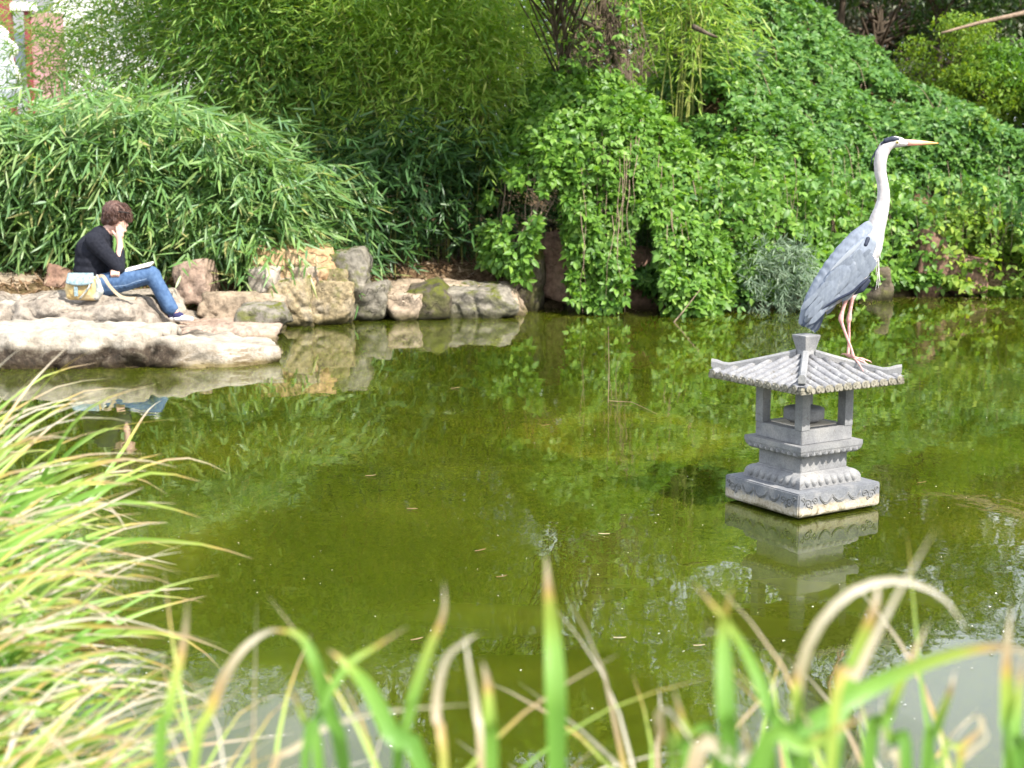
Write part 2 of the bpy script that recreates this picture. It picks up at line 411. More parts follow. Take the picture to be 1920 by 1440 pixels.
# ------------------------------------------------------------------ rocks
def rock(name, c, h, seed, mat, label, cat_='rock', group=None, sub=4, planes=16, flat_top=0, rough=.05, rotz=0, groove=None, parent=None, cut=(.86, 1.12), taper=False):
    rs = random.Random(seed); V, F = ico(sub)
    pl = []
    for i in range(planes):
        n = Vector((rs.gauss(0, 1), rs.gauss(0, 1), rs.gauss(0, 1) * .8)).normalized(); pl.append((n, rs.uniform(*cut)))
    for ax in range(3):
        for s in (-1, 1):
            n = Vector((0, 0, 0)); n[ax] = s
            n = (n + Vector((rs.gauss(0, .16), rs.gauss(0, .16), rs.gauss(0, .16)))).normalized(); pl.append((n, rs.uniform(.74, .84)))
    if flat_top: pl.append((Vector((0, 0, 1)), flat_top))
    c = Vector(c); off = Vector((seed * 3.1, seed * 1.7, 0)); vs = []
    cr, sr = math.cos(rotz), math.sin(rotz); mean = (h[0] + h[1] + h[2]) / 3
    for v in V:
        acc = 0.0
        for n, d in pl:
            q = v.dot(n) / d
            if q > 0: acc += q ** 60
        r = acc ** (-1 / 60.0)
        p = Vector((v.x * r * h[0], v.y * r * h[1], v.z * r * h[2]))
        if taper:
            e = max(0, p.x / h[0] - .35) / .5; k_ = max(.30, 1 - .48 * e ** 2.0); p.z *= (1 + k_) / 2 if p.z > 0 else 1; p.y *= k_
        q = p + off
        f = noise.fractal(q * (1.1 / mean), 1.0, 2.1, 5) * .9 + noise.fractal(q * (4.0 / mean), .8, 2.0, 4) * .55
        p += Vector((v.x, v.y, v.z * .8)) * f * rough * mean * 2
        dv = noise.voronoi(q * (1.05 / mean) + noise.noise_vector(q * 3) * .25)[0]; e_ = dv[1] - dv[0]
        if e_ < .09: p -= Vector((v.x, v.y, v.z * .6)) * (.09 - e_) * 1.1 * mean
        if groove:
            gx = groove[0] + groove[1] * (p.z / h[2]) + .03 * math.sin(p.z * 20 + p.y * 5)
            dd = abs(p.x - gx)
            if dd < .045: p -= v * (.045 - dd) * 2.2
        vs.append(c + Vector((p.x * cr - p.y * sr, p.x * sr + p.y * cr, p.z)))
    m = MB(); m.add(vs, F)
    if parent is not None: return m.build(name, mat, parent, True)
    me = m.mesh(name)
    o = bpy.data.objects.new(name, me); COL.objects.link(o); me.materials.append(mat)
    me.polygons.foreach_set('use_smooth', [True] * len(me.polygons))
    base = Vector((c.x, c.y, c.z - h[2])); me.transform(Matrix.Translation(-base)); o.location = base
    return tag(o, label, cat_, group)

K_pale = rockmat('pale_sandstone', [(0.216, 0.194, 0.158), (0.317, 0.281, 0.238), (0.389, 0.338, 0.288)], 0, 1.6, .35)
K_tan = rockmat('tan_sandstone', [(0.187, 0.151, 0.108), (0.302, 0.238, 0.173), (0.374, 0.302, 0.238)], .15, 2.2, .4)
K_orange = rockmat('orange_sandstone', [(0.302, 0.187, 0.094), (0.374, 0.245, 0.137), (0.418, 0.295, 0.187)], 0, 1.6, .12)
K_yellow = rockmat('ochre_stone', [(.17, .145, .10), (.27, .215, .125), (.28, .245, .19)], .35, 3, .4)
K_grey = rockmat('grey_stone', [(0.101, 0.094, 0.079), (0.173, 0.158, 0.130), (0.245, 0.223, 0.180)], .5, 2.4, .4)
K_red = rockmat('reddish_stone', [(0.144, 0.086, 0.065), (0.216, 0.130, 0.094), (0.259, 0.180, 0.130)], .1, 2.2, .4)
K_pink = rockmat('pinkish_stone', [(0.259, 0.187, 0.144), (0.331, 0.245, 0.194), (0.360, 0.288, 0.238)], 0, 2.2, .25)
K_slab = rockmat('grey_brown_slab', [(.15, .12, .095), (.27, .235, .195), (.36, .32, .27)], 0, 2.0, .75)
K_dark = rockmat('dark_mossy_stone', [(0.050, 0.043, 0.036), (0.094, 0.079, 0.058), (0.144, 0.115, 0.079)], .8, 2.4, .4)
RG = 'sandstone rocks along the far shore'
def prock(name, x0, x1, y0, y1, D, seed, mat, label, thick=None, sink=.25, **k):
    """rock whose visible face spans these photo pixels at distance D, sunk a little into the ground"""
    a = P(x0, y1, D); b_ = P(x1, y0, D); w = (b_.x - a.x) / 2; hz = (b_.z - a.z) / 2 * (1 + sink)
    th = thick or max(.12, w * .8)
    return rock(name, ((a.x + b_.x) / 2, D + th * .8, b_.z - hz), (w * 1.34, th * 1.25, hz * 1.22), seed, mat, label, 'rock', RG, **k)

# two-tone boulder in front: dark left flank, pale right end
m_, t, out = newmat('big_boulder_stone'); co = objco(t)
n1 = noise_(t, 1.8, 6, .65, co, .8); n2 = noise_(t, 14, 6, .72, co); n3 = noise_(t, 5, 6, .7, co, 1.2)
sx = t.nodes.new('ShaderNodeSeparateXYZ'); t.links.new(co, sx.inputs[0])
ge = t.nodes.new('ShaderNodeNewGeometry'); sn = t.nodes.new('ShaderNodeSeparateXYZ'); t.links.new(ge.outputs['True Normal'], sn.inputs[0])
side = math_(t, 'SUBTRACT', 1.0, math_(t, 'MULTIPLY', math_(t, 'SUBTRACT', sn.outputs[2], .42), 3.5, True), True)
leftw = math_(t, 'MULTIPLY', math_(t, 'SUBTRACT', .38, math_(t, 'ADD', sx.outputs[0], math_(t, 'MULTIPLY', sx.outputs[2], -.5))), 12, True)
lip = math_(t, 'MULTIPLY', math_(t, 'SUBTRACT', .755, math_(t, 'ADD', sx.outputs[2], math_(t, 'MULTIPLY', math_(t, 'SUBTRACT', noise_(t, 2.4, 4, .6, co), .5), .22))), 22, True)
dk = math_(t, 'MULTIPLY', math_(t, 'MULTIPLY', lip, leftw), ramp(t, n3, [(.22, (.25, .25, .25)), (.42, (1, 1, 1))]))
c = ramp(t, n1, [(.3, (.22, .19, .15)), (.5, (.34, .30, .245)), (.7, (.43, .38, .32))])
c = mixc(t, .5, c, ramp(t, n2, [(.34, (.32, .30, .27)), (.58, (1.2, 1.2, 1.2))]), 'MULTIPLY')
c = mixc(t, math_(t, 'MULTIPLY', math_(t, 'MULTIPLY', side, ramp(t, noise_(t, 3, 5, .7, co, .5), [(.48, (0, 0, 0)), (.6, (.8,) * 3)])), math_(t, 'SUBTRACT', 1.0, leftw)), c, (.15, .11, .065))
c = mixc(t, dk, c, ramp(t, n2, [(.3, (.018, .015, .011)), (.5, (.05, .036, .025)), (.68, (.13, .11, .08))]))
sp = t.nodes.new('ShaderNodeSeparateXYZ'); t.links.new(ge.outputs['Position'], sp.inputs[0])
wet = ramp(t, math_(t, 'ADD', sp.outputs[2], math_(t, 'MULTIPLY', n3, .08)), [(.055, (.42, .38, .22)), (.10, (1, 1, 1))])
c = mixc(t, 1.0, c, wet, 'MULTIPLY')
princ(t, out, c, .85, .2, n2, 1.0, .022)
K_big = m_
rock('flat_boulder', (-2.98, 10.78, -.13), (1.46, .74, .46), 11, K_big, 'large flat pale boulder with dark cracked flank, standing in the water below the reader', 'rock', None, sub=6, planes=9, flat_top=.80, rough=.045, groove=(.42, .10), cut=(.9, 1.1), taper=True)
rock('rock_slab', (-3.78, 12.24, .03), (1.32, .84, .36), 23, K_slab, 'long flat rock slab that the reader and the handbag rest on', 'rock', None, sub=6, planes=10, flat_top=.84, rough=.05, cut=(.9, 1.1))
rock('shore_rock', (-2.38, 12.05, -.06), (.55, .62, .22), 31, K_pink, 'low pinkish tan rock under the reader\'s shoe, sloping to the water', 'rock', RG, sub=5, planes=14, flat_top=.8, rough=.05)
rock('shore_rock', (-2.28, 12.75, .12), (.48, .30, .20), 32, K_tan, 'low tan rock behind the sloping rock, under the overhanging bamboo leaves', 'rock', RG, sub=5)
prock('shore_rock', 440, 530, 572, 612, 12.0, 35, K_grey, 'small grey rock at the water between the sloping rock and the ochre stones', thick=.3)
prock('shore_rock', 326, 388, 487, 556, 12.75, 37, K_pink, 'upright pinkish rock behind the reader\'s knee at the foot of the bamboo', thick=.16)
prock('shore_rock', -60, 50, 516, 556, 12.7, 41, K_tan, 'flat tan rock at the left edge behind the slab', thick=.25)
prock('shore_rock', 84, 124, 503, 552, 12.75, 43, K_red, 'small reddish brown rock left of the reader\'s back', thick=.14)
prock('shore_rock', 488, 612, 462, 528, 12.95, 47, K_orange, 'smooth orange angular block on top of the shore stones', thick=.28, planes=9, rough=.02, sub=5)
prock('shore_rock', 598, 684, 470, 560, 13.05, 53, K_grey, 'grey mossy rock leaning right of the orange block', thick=.32, planes=9, sub=5)
prock('shore_rock', 492, 582, 526, 598, 12.72, 59, K_yellow, 'rounded ochre stone at the waterline below the orange block', thick=.22, sub=5)
prock('shore_rock', 568, 654, 530, 596, 12.85, 61, K_yellow, 'yellowish stone with a pale vertical edge beside the ochre stone', thick=.22, sub=5)
prock('shore_rock', 548, 600, 506, 545, 12.88, 63, K_tan, 'small tan stone wedged under the orange block', thick=.12)
prock('shore_rock', 470, 520, 500, 545, 12.8, 64, K_pale, 'small whitish stone wedged left under the orange block', thick=.12)
prock('shore_rock', 600, 650, 508, 550, 12.92, 65, K_yellow, 'flat yellow stone wedged between ochre stones and the mossy rock', thick=.12)
prock('shore_rock', 648, 725, 535, 590, 13.15, 67, K_grey, 'low grey stone with moss at the waterline', thick=.25)
prock('shore_rock', 712, 790, 543, 590, 13.2, 71, K_tan, 'low tan stone left of the black notch in the shore', thick=.25)
prock('shore_rock', 772, 842, 532, 590, 13.25, 73, K_dark, 'black mossy stone in the middle of the low shore', thick=.22)
prock('shore_rock', 848, 955, 538, 590, 13.4, 79, K_grey, 'broad low rock with greenish brown face left of the creeper', thick=.35, sub=5, planes=10)
prock('shore_rock', 690, 960, 532, 590, 13.6, 80, K_tan, 'long low tan ledge behind the small shore stones', thick=.3, sub=5)
prock('shore_rock', 950, 1020, 462, 590, 14.00, 83, K_dark, 'dark purple grey rock at the left foot of the creeper', thick=.3)
prock('shore_rock', 985, 1045, 418, 520, 14.30, 85, K_dark, 'moss topped block above the dark rock', thick=.25)
prock('shore_rock', 1020, 1095, 428, 530, 14.15, 89, K_red, 'tall flat reddish block seen between the creeper strands', thick=.2, planes=8, rough=.02)
prock('shore_rock', 1060, 1170, 500, 590, 14.00, 97, K_dark, 'dark rock behind the middle strand of creeper', thick=.3)
prock('shore_rock', 1155, 1235, 468, 590, 14.20, 101, K_red, 'brown rock in the hollow under the creeper arch', thick=.3)
prock('shore_rock', 1225, 1330, 480, 592, 14.30, 103, K_dark, 'dark rock hidden under the right lobe of creeper', thick=.3)
prock('shore_rock', 1320, 1420, 505, 592, 14.40, 107, K_red, 'low brown rock at the right foot of the creeper', thick=.3)
prock('shore_rock', 1430, 1530, 500, 580, 14.4, 109, K_dark, 'dark rock behind the grey green tussock', thick=.3)
prock('shore_rock', 1715, 1785, 430, 540, 15.35, 113, K_red, 'reddish brown rock face showing behind the heron', thick=.3)
prock('shore_rock', 1770, 1860, 480, 550, 15.35, 127, K_red, 'low brown rock under the vines right of the heron', thick=.3)
prock('shore_rock', 1600, 1680, 500, 566, 15.0, 131, K_dark, 'dark rock under the vines behind the heron\'s legs', thick=.3)
# ------------------------------------------------------------------ stone lantern
M_stone, t, out = newmat('grey_granite'); co = objco(t)
n1 = noise_(t, 9, 6, .6, co, .4); n2 = noise_(t, 160, 3, .6, co)
c = ramp(t, n1, [(.3, (0.140, 0.141, 0.147)), (.5, (0.206, 0.206, 0.207)), (.72, (0.281, 0.270, 0.256))])
c = mixc(t, .35, c, ramp(t, n2, [(.35, (0.440, 0.440, 0.440)), (.6, (1.15, 1.15, 1.15))]), 'MULTIPLY')
c = mixc(t, ramp(t, noise_(t, 22, 5, .7, co, 1), [(.60, (0, 0, 0)), (.70, (.6,) * 3)]), c, (0.096, 0.084, 0.064))
princ(t, out, c, .8, .25, n2, .35, .003)
M_plinth, t, out = newmat('stained_granite'); co = objco(t)
n1 = noise_(t, 9, 6, .6, co, .4); n2 = noise_(t, 130, 4, .65, co); n3 = noise_(t, 28, 6, .7, co, .6)
c = ramp(t, n1, [(.3, (0.108, 0.115, 0.132)), (.55, (0.173, 0.178, 0.188)), (.72, (0.264, 0.254, 0.249))])
sx = t.nodes.new('ShaderNodeSeparateXYZ'); t.links.new(co, sx.inputs[0])
zz = math_(t, 'ADD', sx.outputs[2], math_(t, 'MULTIPLY', math_(t, 'SUBTRACT', n3, .5), .07))
c = mixc(t, ramp(t, zz, [(.046, (1, 1, 1)), (.066, (0, 0, 0))]), c, ramp(t, n3, [(.3, (0.192, 0.152, 0.096)), (.5, (0.384, 0.336, 0.256)), (.7, (0.464, 0.424, 0.360))]))
c = mixc(t, ramp(t, math_(t, 'ADD', zz, math_(t, 'MULTIPLY', math_(t, 'SUBTRACT', n1, .5), .05)), [(.010, (0.720, 0.720, 0.720)), (.026, (0, 0, 0))]), c, (0.056, 0.056, 0.016))
c = mixc(t, .35, c, ramp(t, n2, [(.35, (0.400, 0.400, 0.400)), (.6, (1.15, 1.15, 1.15))]), 'MULTIPLY')
princ(t, out, c, .85, .2, n2, .45, .004)
M_tile, t, out = newmat('weathered_roof_stone'); co = objco(t)
n1 = noise_(t, 14, 6, .65, co, .5); n2 = noise_(t, 120, 4, .65, co)
c = ramp(t, n1, [(.3, (0.112, 0.112, 0.120)), (.5, (0.192, 0.192, 0.200)), (.7, (0.272, 0.268, 0.264))])
c = mixc(t, ramp(t, noise_(t, 30, 6, .75, co, .6), [(.55, (0, 0, 0)), (.66, (.7,) * 3)]), c, (0.088, 0.076, 0.048))
c = mixc(t, .4, c, ramp(t, n2, [(.35, (0.400, 0.400, 0.400)), (.6, (1.2, 1.2, 1.2))]), 'MULTIPLY')
c = mixc(t, ramp(t, noise_(t, 26, 4, .6, objco(t, (1, 1, .5)), .8), [(.64, (0, 0, 0)), (.70, (.8,) * 3)]), c, (.46, .46, .44))
princ(t, out, c, .85, .2, n2, .5, .004)
M_carve = mottled('shaded_carving', (.08, .08, .075), (.19, .19, .19), 40, .9, .15, .4, .003)  # same stone as the plinth; shade of the carving put into a darker colour
M_lich = mottled('lichened_edge_stone', (.07, .065, .045), (.20, .185, .145), 40, .9, .15, .6, .005, (.32, .295, .235))

LC = Vector((1.24, 6.247, 0)); PHI = R(32)
EX = Vector((math.cos(PHI), math.sin(PHI), 0)); EY = Vector((-math.sin(PHI), math.cos(PHI), 0)); EZ = Vector((0, 0, 1))
def LW(x, y, z): return LC + EX * x + EY * y + EZ * z
ltn = thing('stone_lantern', LC, 'grey carved stone lantern with tiled roof standing in the pond under the heron', 'stone lantern')
def sq(s, z): return [LW(a * s / 2, b_ * s / 2, z) for a, b_ in ((-1, -1), (1, -1), (1, 1), (-1, 1))]
def slab(name, prof, mat, bevel=.003, parent=ltn):
    m = MB(); m.rings([sq(s, z) for s, z in prof]); me = m.mesh(name)
    bm = bmesh.new(); bm.from_mesh(me)
    ed = [e for e in bm.edges if e.calc_face_angle(0) > .5]
    bmesh.ops.bevel(bm, geom=ed, offset=bevel, segments=2, affect='EDGES', clamp_overlap=True)
    bm.to_mesh(me); bm.free(); return link(name, me, mat, parent, False)
slab('footing', [(.36, -.6), (.36, .02)], M_plinth, .004)
slab('plinth', [(.452, .010), (.462, .022), (.462, .112)], M_plinth, .005)
low = lambda b_: (.272 + .075 * math.sin(min(1, b_ * 1.25) * PI / 2) ** .8, .168 - .050 * b_ ** 1.5)   # s, z along the lower petal moulding
slab('lower_moulding', [(.35, .112), (.350, .120)] + [low(1 - i / 7) for i in range(8)] + [(.268, .172)], M_stone, .001)
slab('waist', [(.262, .170), (.262, .240)], M_stone, .003)
upp = lambda b_: (.275 + .072 * math.sin(b_ * PI / 2), .236 + .030 * b_ ** 1.6)
slab('upper_moulding', [(.268, .234)] + [upp(i / 6) for i in range(7)] + [(.352, .270), (.352, .291)], M_stone, .0015)
slab('sill', [(.287, .291), (.287, .352)], M_stone, .003)
slab('roof_slab', [(.545, .530), (.578, .534), (.578, .548)], M_lich, .002)
# petals
def petals(fn, n, span, sgn, pointy, name):
    for side in range(4):
        Rz = Matrix.Rotation(side * PI / 2, 3, 'Z')
        for i in range(n):
            x0 = (i - (n - 1) / 2) * span / n; hw = span / n * .44; m = MB(); vs = []; fs = []
            nb, na = 7, 5
            for j in range(nb):
                b_ = .05 + .93 * j / (nb - 1); s, z = fn(b_)
                w = hw * (math.sqrt(max(0, 1 - max(0, (b_ - .55) / .45) ** 2)) if not pointy else min(1, max(.04, (1 - abs(b_ - .45) / .55)) * 1.3))
                for k in range(na):
                    a = -1 + 2 * k / (na - 1)
                    bulge = (.018 if pointy else .013) * (1 - a * a) ** (1.0 if pointy else .7) * math.sin(PI * min(1, .15 + b_ * .8)) + .0004
                    q = Vector((x0 * (1 if not pointy else 1) + a * w, -(s / 2 + bulge), z - (bulge * .5 if sgn < 0 else -.2 * bulge)))
                    q = Rz @ q; vs.append(LW(q.x, q.y, q.z))
            for j in range(nb - 1):
                for k in range(na - 1):
                    fs.append((j * na + k, (j + 1) * na + k, (j + 1) * na + k + 1, j * na + k + 1))
            m.add(vs, fs); m.build(name, M_stone, ltn, True)
petals(low, 8, .30, -1, False, 'petal'); petals(upp, 9, .31, 1, True, 'petal')
# posts, floor, burner
for a in (-1, 1):
    for b_ in (-1, 1):
        m = MB(); q = LW(a * .1215, b_ * .1215, .441); m.box(q, (.0225, .0225, .0895), Matrix.Rotation(PHI, 3, 'Z')); m.build('post', M_stone, ltn, False, None, .002)
M_floor = mottled('dry_stone_floor', (.40, .35, .27), (.58, .53, .44), 20, .9, .15, .3, .003)
m = MB(); m.box(LW(0, 0, .3545), (.096, .096, .002), Matrix.Rotation(PHI, 3, 'Z')); m.build('floor_plate', M_floor, ltn)
m = MB(); pr = [(.058, .358), (.070, .366), (.083, .372), (.086, .380), (.086, .412), (.083, .418), (.06, .424), (.045, .426)]
m.rings([[LW(math.cos(k * PI / 14) * r, math.sin(k * PI / 14) * r, z) for k in range(28)] for r, z in pr]); m.build('lamp_bowl', M_stone, ltn, True)
m = MB(); m.tube([LW(.02, .0, .424), LW(.02, .0, .532)], .006, 10); m.build('wire_pipe', plain('white_pipe', (.75, .75, .72)), ltn, True)
# roof: four curved pans, tile rolls, end discs, hips, finial
RS = .289
def roofz(r): u = r / RS; return .652 - .118 * u + .022 * u * u    # r = distance from the centre line towards the eave
m = MB()
for side in range(4):
    Rz = Matrix.Rotation(side * PI / 2, 3, 'Z'); nr, nc = 9, 9; vs = []; fs = []
    for j in range(nr):
        r = RS * (.03 + .97 * j / (nr - 1))
        for k in range(nc):
            x = r * (-1 + 2 * k / (nc - 1)); up = .012 * (abs(x) / RS) ** 4
            q = Rz @ Vector((x, -r, roofz(r) + up)); vs.append(LW(q.x, q.y, q.z))
    for j in range(nr - 1):
        for k in range(nc - 1): fs.append((j * nc + k, (j + 1) * nc + k, (j + 1) * nc + k + 1, j * nc + k + 1))
    m.add(vs, fs)
m.build('roof_pan', M_tile, ltn, True)
m = MB(); m.rings([sq(.572, .548), sq(.576, .552), sq(.570, .562)]); m.build('eave_board', M_lich, ltn)
for side in range(4):
    Rz = Matrix.Rotation(side * PI / 2, 3, 'Z')
    for i in range(11):
        x = (i - 5) * .0505; r0 = max(abs(x) + .006, .03)
        if r0 > RS - .02: r0 = RS - .02
        pts = []
        for j in range(7):
            r = r0 + (RS + .004 - r0) * j / 6; up = .012 * (abs(x) / RS) ** 4
            q = Rz @ Vector((x, -r, roofz(r) + up - .004)); pts.append(LW(q.x, q.y, q.z))
        m = MB(); rad = [.0165 * (1 + random.uniform(-.06, .06))] * 7; m.tube(pts, rad, 10); m.build('roof_tile', M_tile, ltn, True)
        d = (pts[-1] - pts[-2]).normalized(); e0 = pts[-1]; m = MB(); dn = (Rz @ Vector((0, -1, 0))); dn = EX * dn.x + EY * dn.y
        m.tube([e0 - dn * .004, e0 + dn * .0035, e0 + dn * .0045], [.0150, .0150, .0125], 12); m.tube([e0 + dn * .004, e0 + dn * .0072], [.006, .005], 8)
        m.build('tile_end', M_lich, ltn)
        if i < 10:   # drip tile between the discs
            xm = x + .02525; q0 = Rz @ Vector((xm, -(RS + .0015), roofz(RS) - .010)); m = MB(); q = LW(q0.x, q0.y, q0.z)
            m.tube([q - dn * .004, q + dn * .003], [.013, .011], 8); m.build('drip_tile', M_lich, ltn)
for k in range(4):
    an = PI / 4 + k * PI / 2; dx_, dy_ = math.cos(an), math.sin(an); pts = []; perp = Vector((-dy_, dx_, 0))
    loops = []; prof = []
    for j in range(15):
        u = j / 14; r = .04 + (.395 - .04) * u; zt = roofz(r / math.sqrt(2)) + .012 + (.0 if u < .82 else .027 * ((u - .82) / .18) ** 1.1)
        h_ = (.017 if u < .8 else .017 + .012 * (u - .8) / .2) * (1 if u < .97 else .72)
        prof.append((r, zt, h_))
    for r, zt, h_ in prof:
        base = Vector((dx_ * r, dy_ * r, 0)); w = .0145
        loop = []
        for sx_, sz_ in ((-1, -1), (1, -1), (1, .5), (.6, 1), (-.6, 1), (-1, .5)):
            q = base + perp * (w * sx_); loop.append(LW(q.x, q.y, zt + h_ * sz_ * .8))
        loops.append(loop)
    m = MB(); m.rings(loops); m.build('hip_ridge', M_stone, ltn, False, None, 0)
m = MB(); m.rings([sq(.070, .640), sq(.058, .664), sq(.060, .670), sq(.084, .722), sq(.084, .728), sq(.078, .730)]); m.build('finial', M_stone, ltn, False, None, .0015)
# carved scrolls on the plinth faces
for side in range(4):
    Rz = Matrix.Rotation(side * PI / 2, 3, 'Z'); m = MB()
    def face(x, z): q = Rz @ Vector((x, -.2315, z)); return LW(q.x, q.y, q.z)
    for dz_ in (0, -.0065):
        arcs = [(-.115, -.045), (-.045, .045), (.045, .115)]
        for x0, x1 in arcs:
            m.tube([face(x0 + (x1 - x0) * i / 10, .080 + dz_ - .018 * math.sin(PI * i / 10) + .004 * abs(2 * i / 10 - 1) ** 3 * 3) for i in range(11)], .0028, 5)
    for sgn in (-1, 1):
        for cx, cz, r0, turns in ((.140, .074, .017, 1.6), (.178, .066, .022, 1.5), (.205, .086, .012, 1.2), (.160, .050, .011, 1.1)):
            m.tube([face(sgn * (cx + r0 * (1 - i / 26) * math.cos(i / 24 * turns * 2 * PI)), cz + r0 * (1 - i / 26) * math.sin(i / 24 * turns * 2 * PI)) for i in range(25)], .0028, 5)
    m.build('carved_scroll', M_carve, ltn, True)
# leaf litter caught on the roof
M_dry = leafmat('dry_leaf', [(.16, .10, .06), (.28, .2, .12), (.36, .28, .18)], .15, (1, .9, .6), .7, .1)

# ------------------------------------------------------------------ grey heron (facing right)
def HC(x, y, Y=6.25): return P(1460 + x / 2.938, 230 + y / 2.938, Y)    # from the enlarged view
S_ = 1 / 1310.0
M_hwhite = mottled('white_feathers', (.34, .315, .315), (.47, .445, .445), 60, .9, .1, .25, .002, stretch=(1, 1, .35))
M_hgrey, t, out = newmat('grey_feathers'); co = objco(t, (1, 1, 1)); 
n1 = noise_(t, 40, 4, .6, objco(t, (1.6, 1, .6))); c = ramp(t, n1, [(.3, (.155, .178, .22)), (.6, (.215, .242, .285)), (.75, (.29, .31, .35))])
oi = t.nodes.new('ShaderNodeObjectInfo'); c = mixc(t, .35, c, ramp(t, oi.outputs['Random'], [(0, (.78, .78, .80)), (1, (1.12, 1.12, 1.12))]), 'MULTIPLY')
princ(t, out, c, .85, .15, n1, .3, .002)
M_hlight = plain('pale_grey_feathers', (.30, .325, .365), .9, .1)
M_hblack = plain('blue_black_feathers', (.018, .024, .045), .6, .3)
M_hprim = plain('dark_flight_feathers', (.075, .095, .14), .7, .2)
M_hleg = mottled('pink_scaly_skin', (.42, .20, .18), (.62, .36, .33), 90, .6, .3, .4, .001)
m_, t, out = newmat('beak_horn'); co = objco(t)
sx = t.nodes.new('ShaderNodeSeparateXYZ'); t.links.new(co, sx.inputs[0])
hb = HC(700, 108); he = HC(880, 113)
footN = HC(415, 1298, 6.21)
her = thing('grey_heron', footN, 'grey heron with long white neck standing on the lantern roof, looking right', 'bird')
c = ramp(t, math_(t, 'DIVIDE', math_(t, 'SUBTRACT', sx.outputs[0], hb.x - footN.x), he.x - hb.x), [(0, (.70, .34, .30)), (.5, (.74, .36, .24)), (.75, (.70, .36, .10)), (1, (.60, .36, .10))])
princ(t, out, c, .4, .4); M_beak = m_
nk = [(668, 108, 29), (640, 106, 34), (612, 112, 35), (587, 135, 37), (566, 175, 38), (558, 225, 36), (560, 275, 34), (571, 325, 33), (578, 380, 35), (577, 430, 38), (566, 480, 43), (550, 530, 50), (535, 580, 54), (515, 630, 64)]
bd = [(515, 630, 64), (478, 690, 88), (440, 750, 101), (390, 820, 100), (330, 890, 88), (265, 960, 66), (205, 1030, 42)]
pr = []
for i in range(len(nk) - 1):
    a, b_ = nk[i], nk[i + 1]; pr.append(('c', HC(a[0], a[1]), a[2] * S_, HC(b_[0], b_[1]), b_[2] * S_, (1, .85, 1)))
for i in range(len(bd) - 1):
    a, b_ = bd[i], bd[i + 1]; pr.append(('c', HC(a[0], a[1]), a[2] * 1.06 * S_, HC(b_[0], b_[1]), b_[2] * 1.06 * S_, (1, .80, 1)))
pr.append(('c', HC(665, 112), 25 * S_, HC(712, 114), 15 * S_, (1, .75, 1)))
for yy, Yo in ((0, 6.215), (0, 6.285)):   # feathered thighs
    pr.append(('c', HC(420, 880, Yo), 45 * S_, HC(378 if Yo < 6.25 else 405, 965, Yo), 18 * S_))
blob('body', pr, .0045, M_hwhite, her, 5)
mc = [(500, 590, 50), (445, 655, 70), (385, 735, 82), (325, 815, 84), (262, 895, 74), (205, 970, 58), (160, 1040, 40), (130, 1100, 22)]
blob('mantle', [('c', HC(a[0] - 1, a[1]), a[2] * 1.05 * S_, HC(b_[0] - 1, b_[1]), b_[2] * 1.05 * S_, (1, .86, 1)) for a, b_ in zip(mc[:-1], mc[1:])], .0045, M_hgrey, her, 16)
# beak
m = MB()
L0 = []
for u, h_ in ((0, 19), (.25, 16.5), (.5, 13), (.75, 8.5), (.93, 4), (1, 1)):
    x = 690 + (882 - 690) * u; yc = 110 + 3 * u
    c_ = HC(x, yc); r = h_ * S_
    L0.append([c_ + Vector((0, math.cos(k * PI / 6) * r * .6, math.sin(k * PI / 6) * r)) for k in range(12)])
m.rings(L0); m.build('beak', M_beak, her, True)
m = MB(); m.tube([HC(700, 117, 6.25 - .0082), HC(760, 119, 6.25 - .0078), HC(820, 118, 6.25 - .0055), HC(870, 116, 6.25 - .0025)], .0007, 5); m.build('beak_seam', plain('beak_seam_brown', (.3, .12, .08)), her)
for sd in (-1, 1):
    q = HC(653, 108, 6.25 + sd * .0185)
    m = MB(); V, F = ico(2); m.add([q + Vector(v) * .0062 for v in V], F); ey = m.build('eye', plain('yellow_iris', (.62, .47, .08), .2, .6), her, True)
    m = MB(); m.add([q + Vector((0, sd * .0036, 0)) + Vector(v) * .0034 for v in V], F); m.build('pupil', plain('pupil_black', (.01, .01, .01), .1, .6), ey, True)
    blob('crown_patch', [('c', HC(655, 92, 6.25 + sd * .014), .0085, HC(625, 90, 6.25 + sd * .017), .0125, (1, .7, 1)), ('c', HC(625, 90, 6.25 + sd * .017), .0125, HC(590, 100, 6.25 + sd * .016), .0115, (1, .7, 1)), ('c', HC(590, 102, 6.25 + sd * .014), .010, HC(567, 118, 6.25 + sd * .012), .006, (1, .7, 1))], .0022, M_hblack, her, 2)
    blob('lore', [('c', HC(668, 113, 6.25 + sd * .0145), .0055, HC(692, 114, 6.25 + sd * .0105), .0035)], .0015, plain('pale_lore', (.55, .52, .48)), her, 2)
m = MB(); m.tube([HC(572, 110, 6.25), HC(540, 150, 6.25), HC(515, 195, 6.25), HC(505, 240, 6.25)], [.005, .004, .003, .001], 6); m.build('crest_plume', M_hblack, her, True)
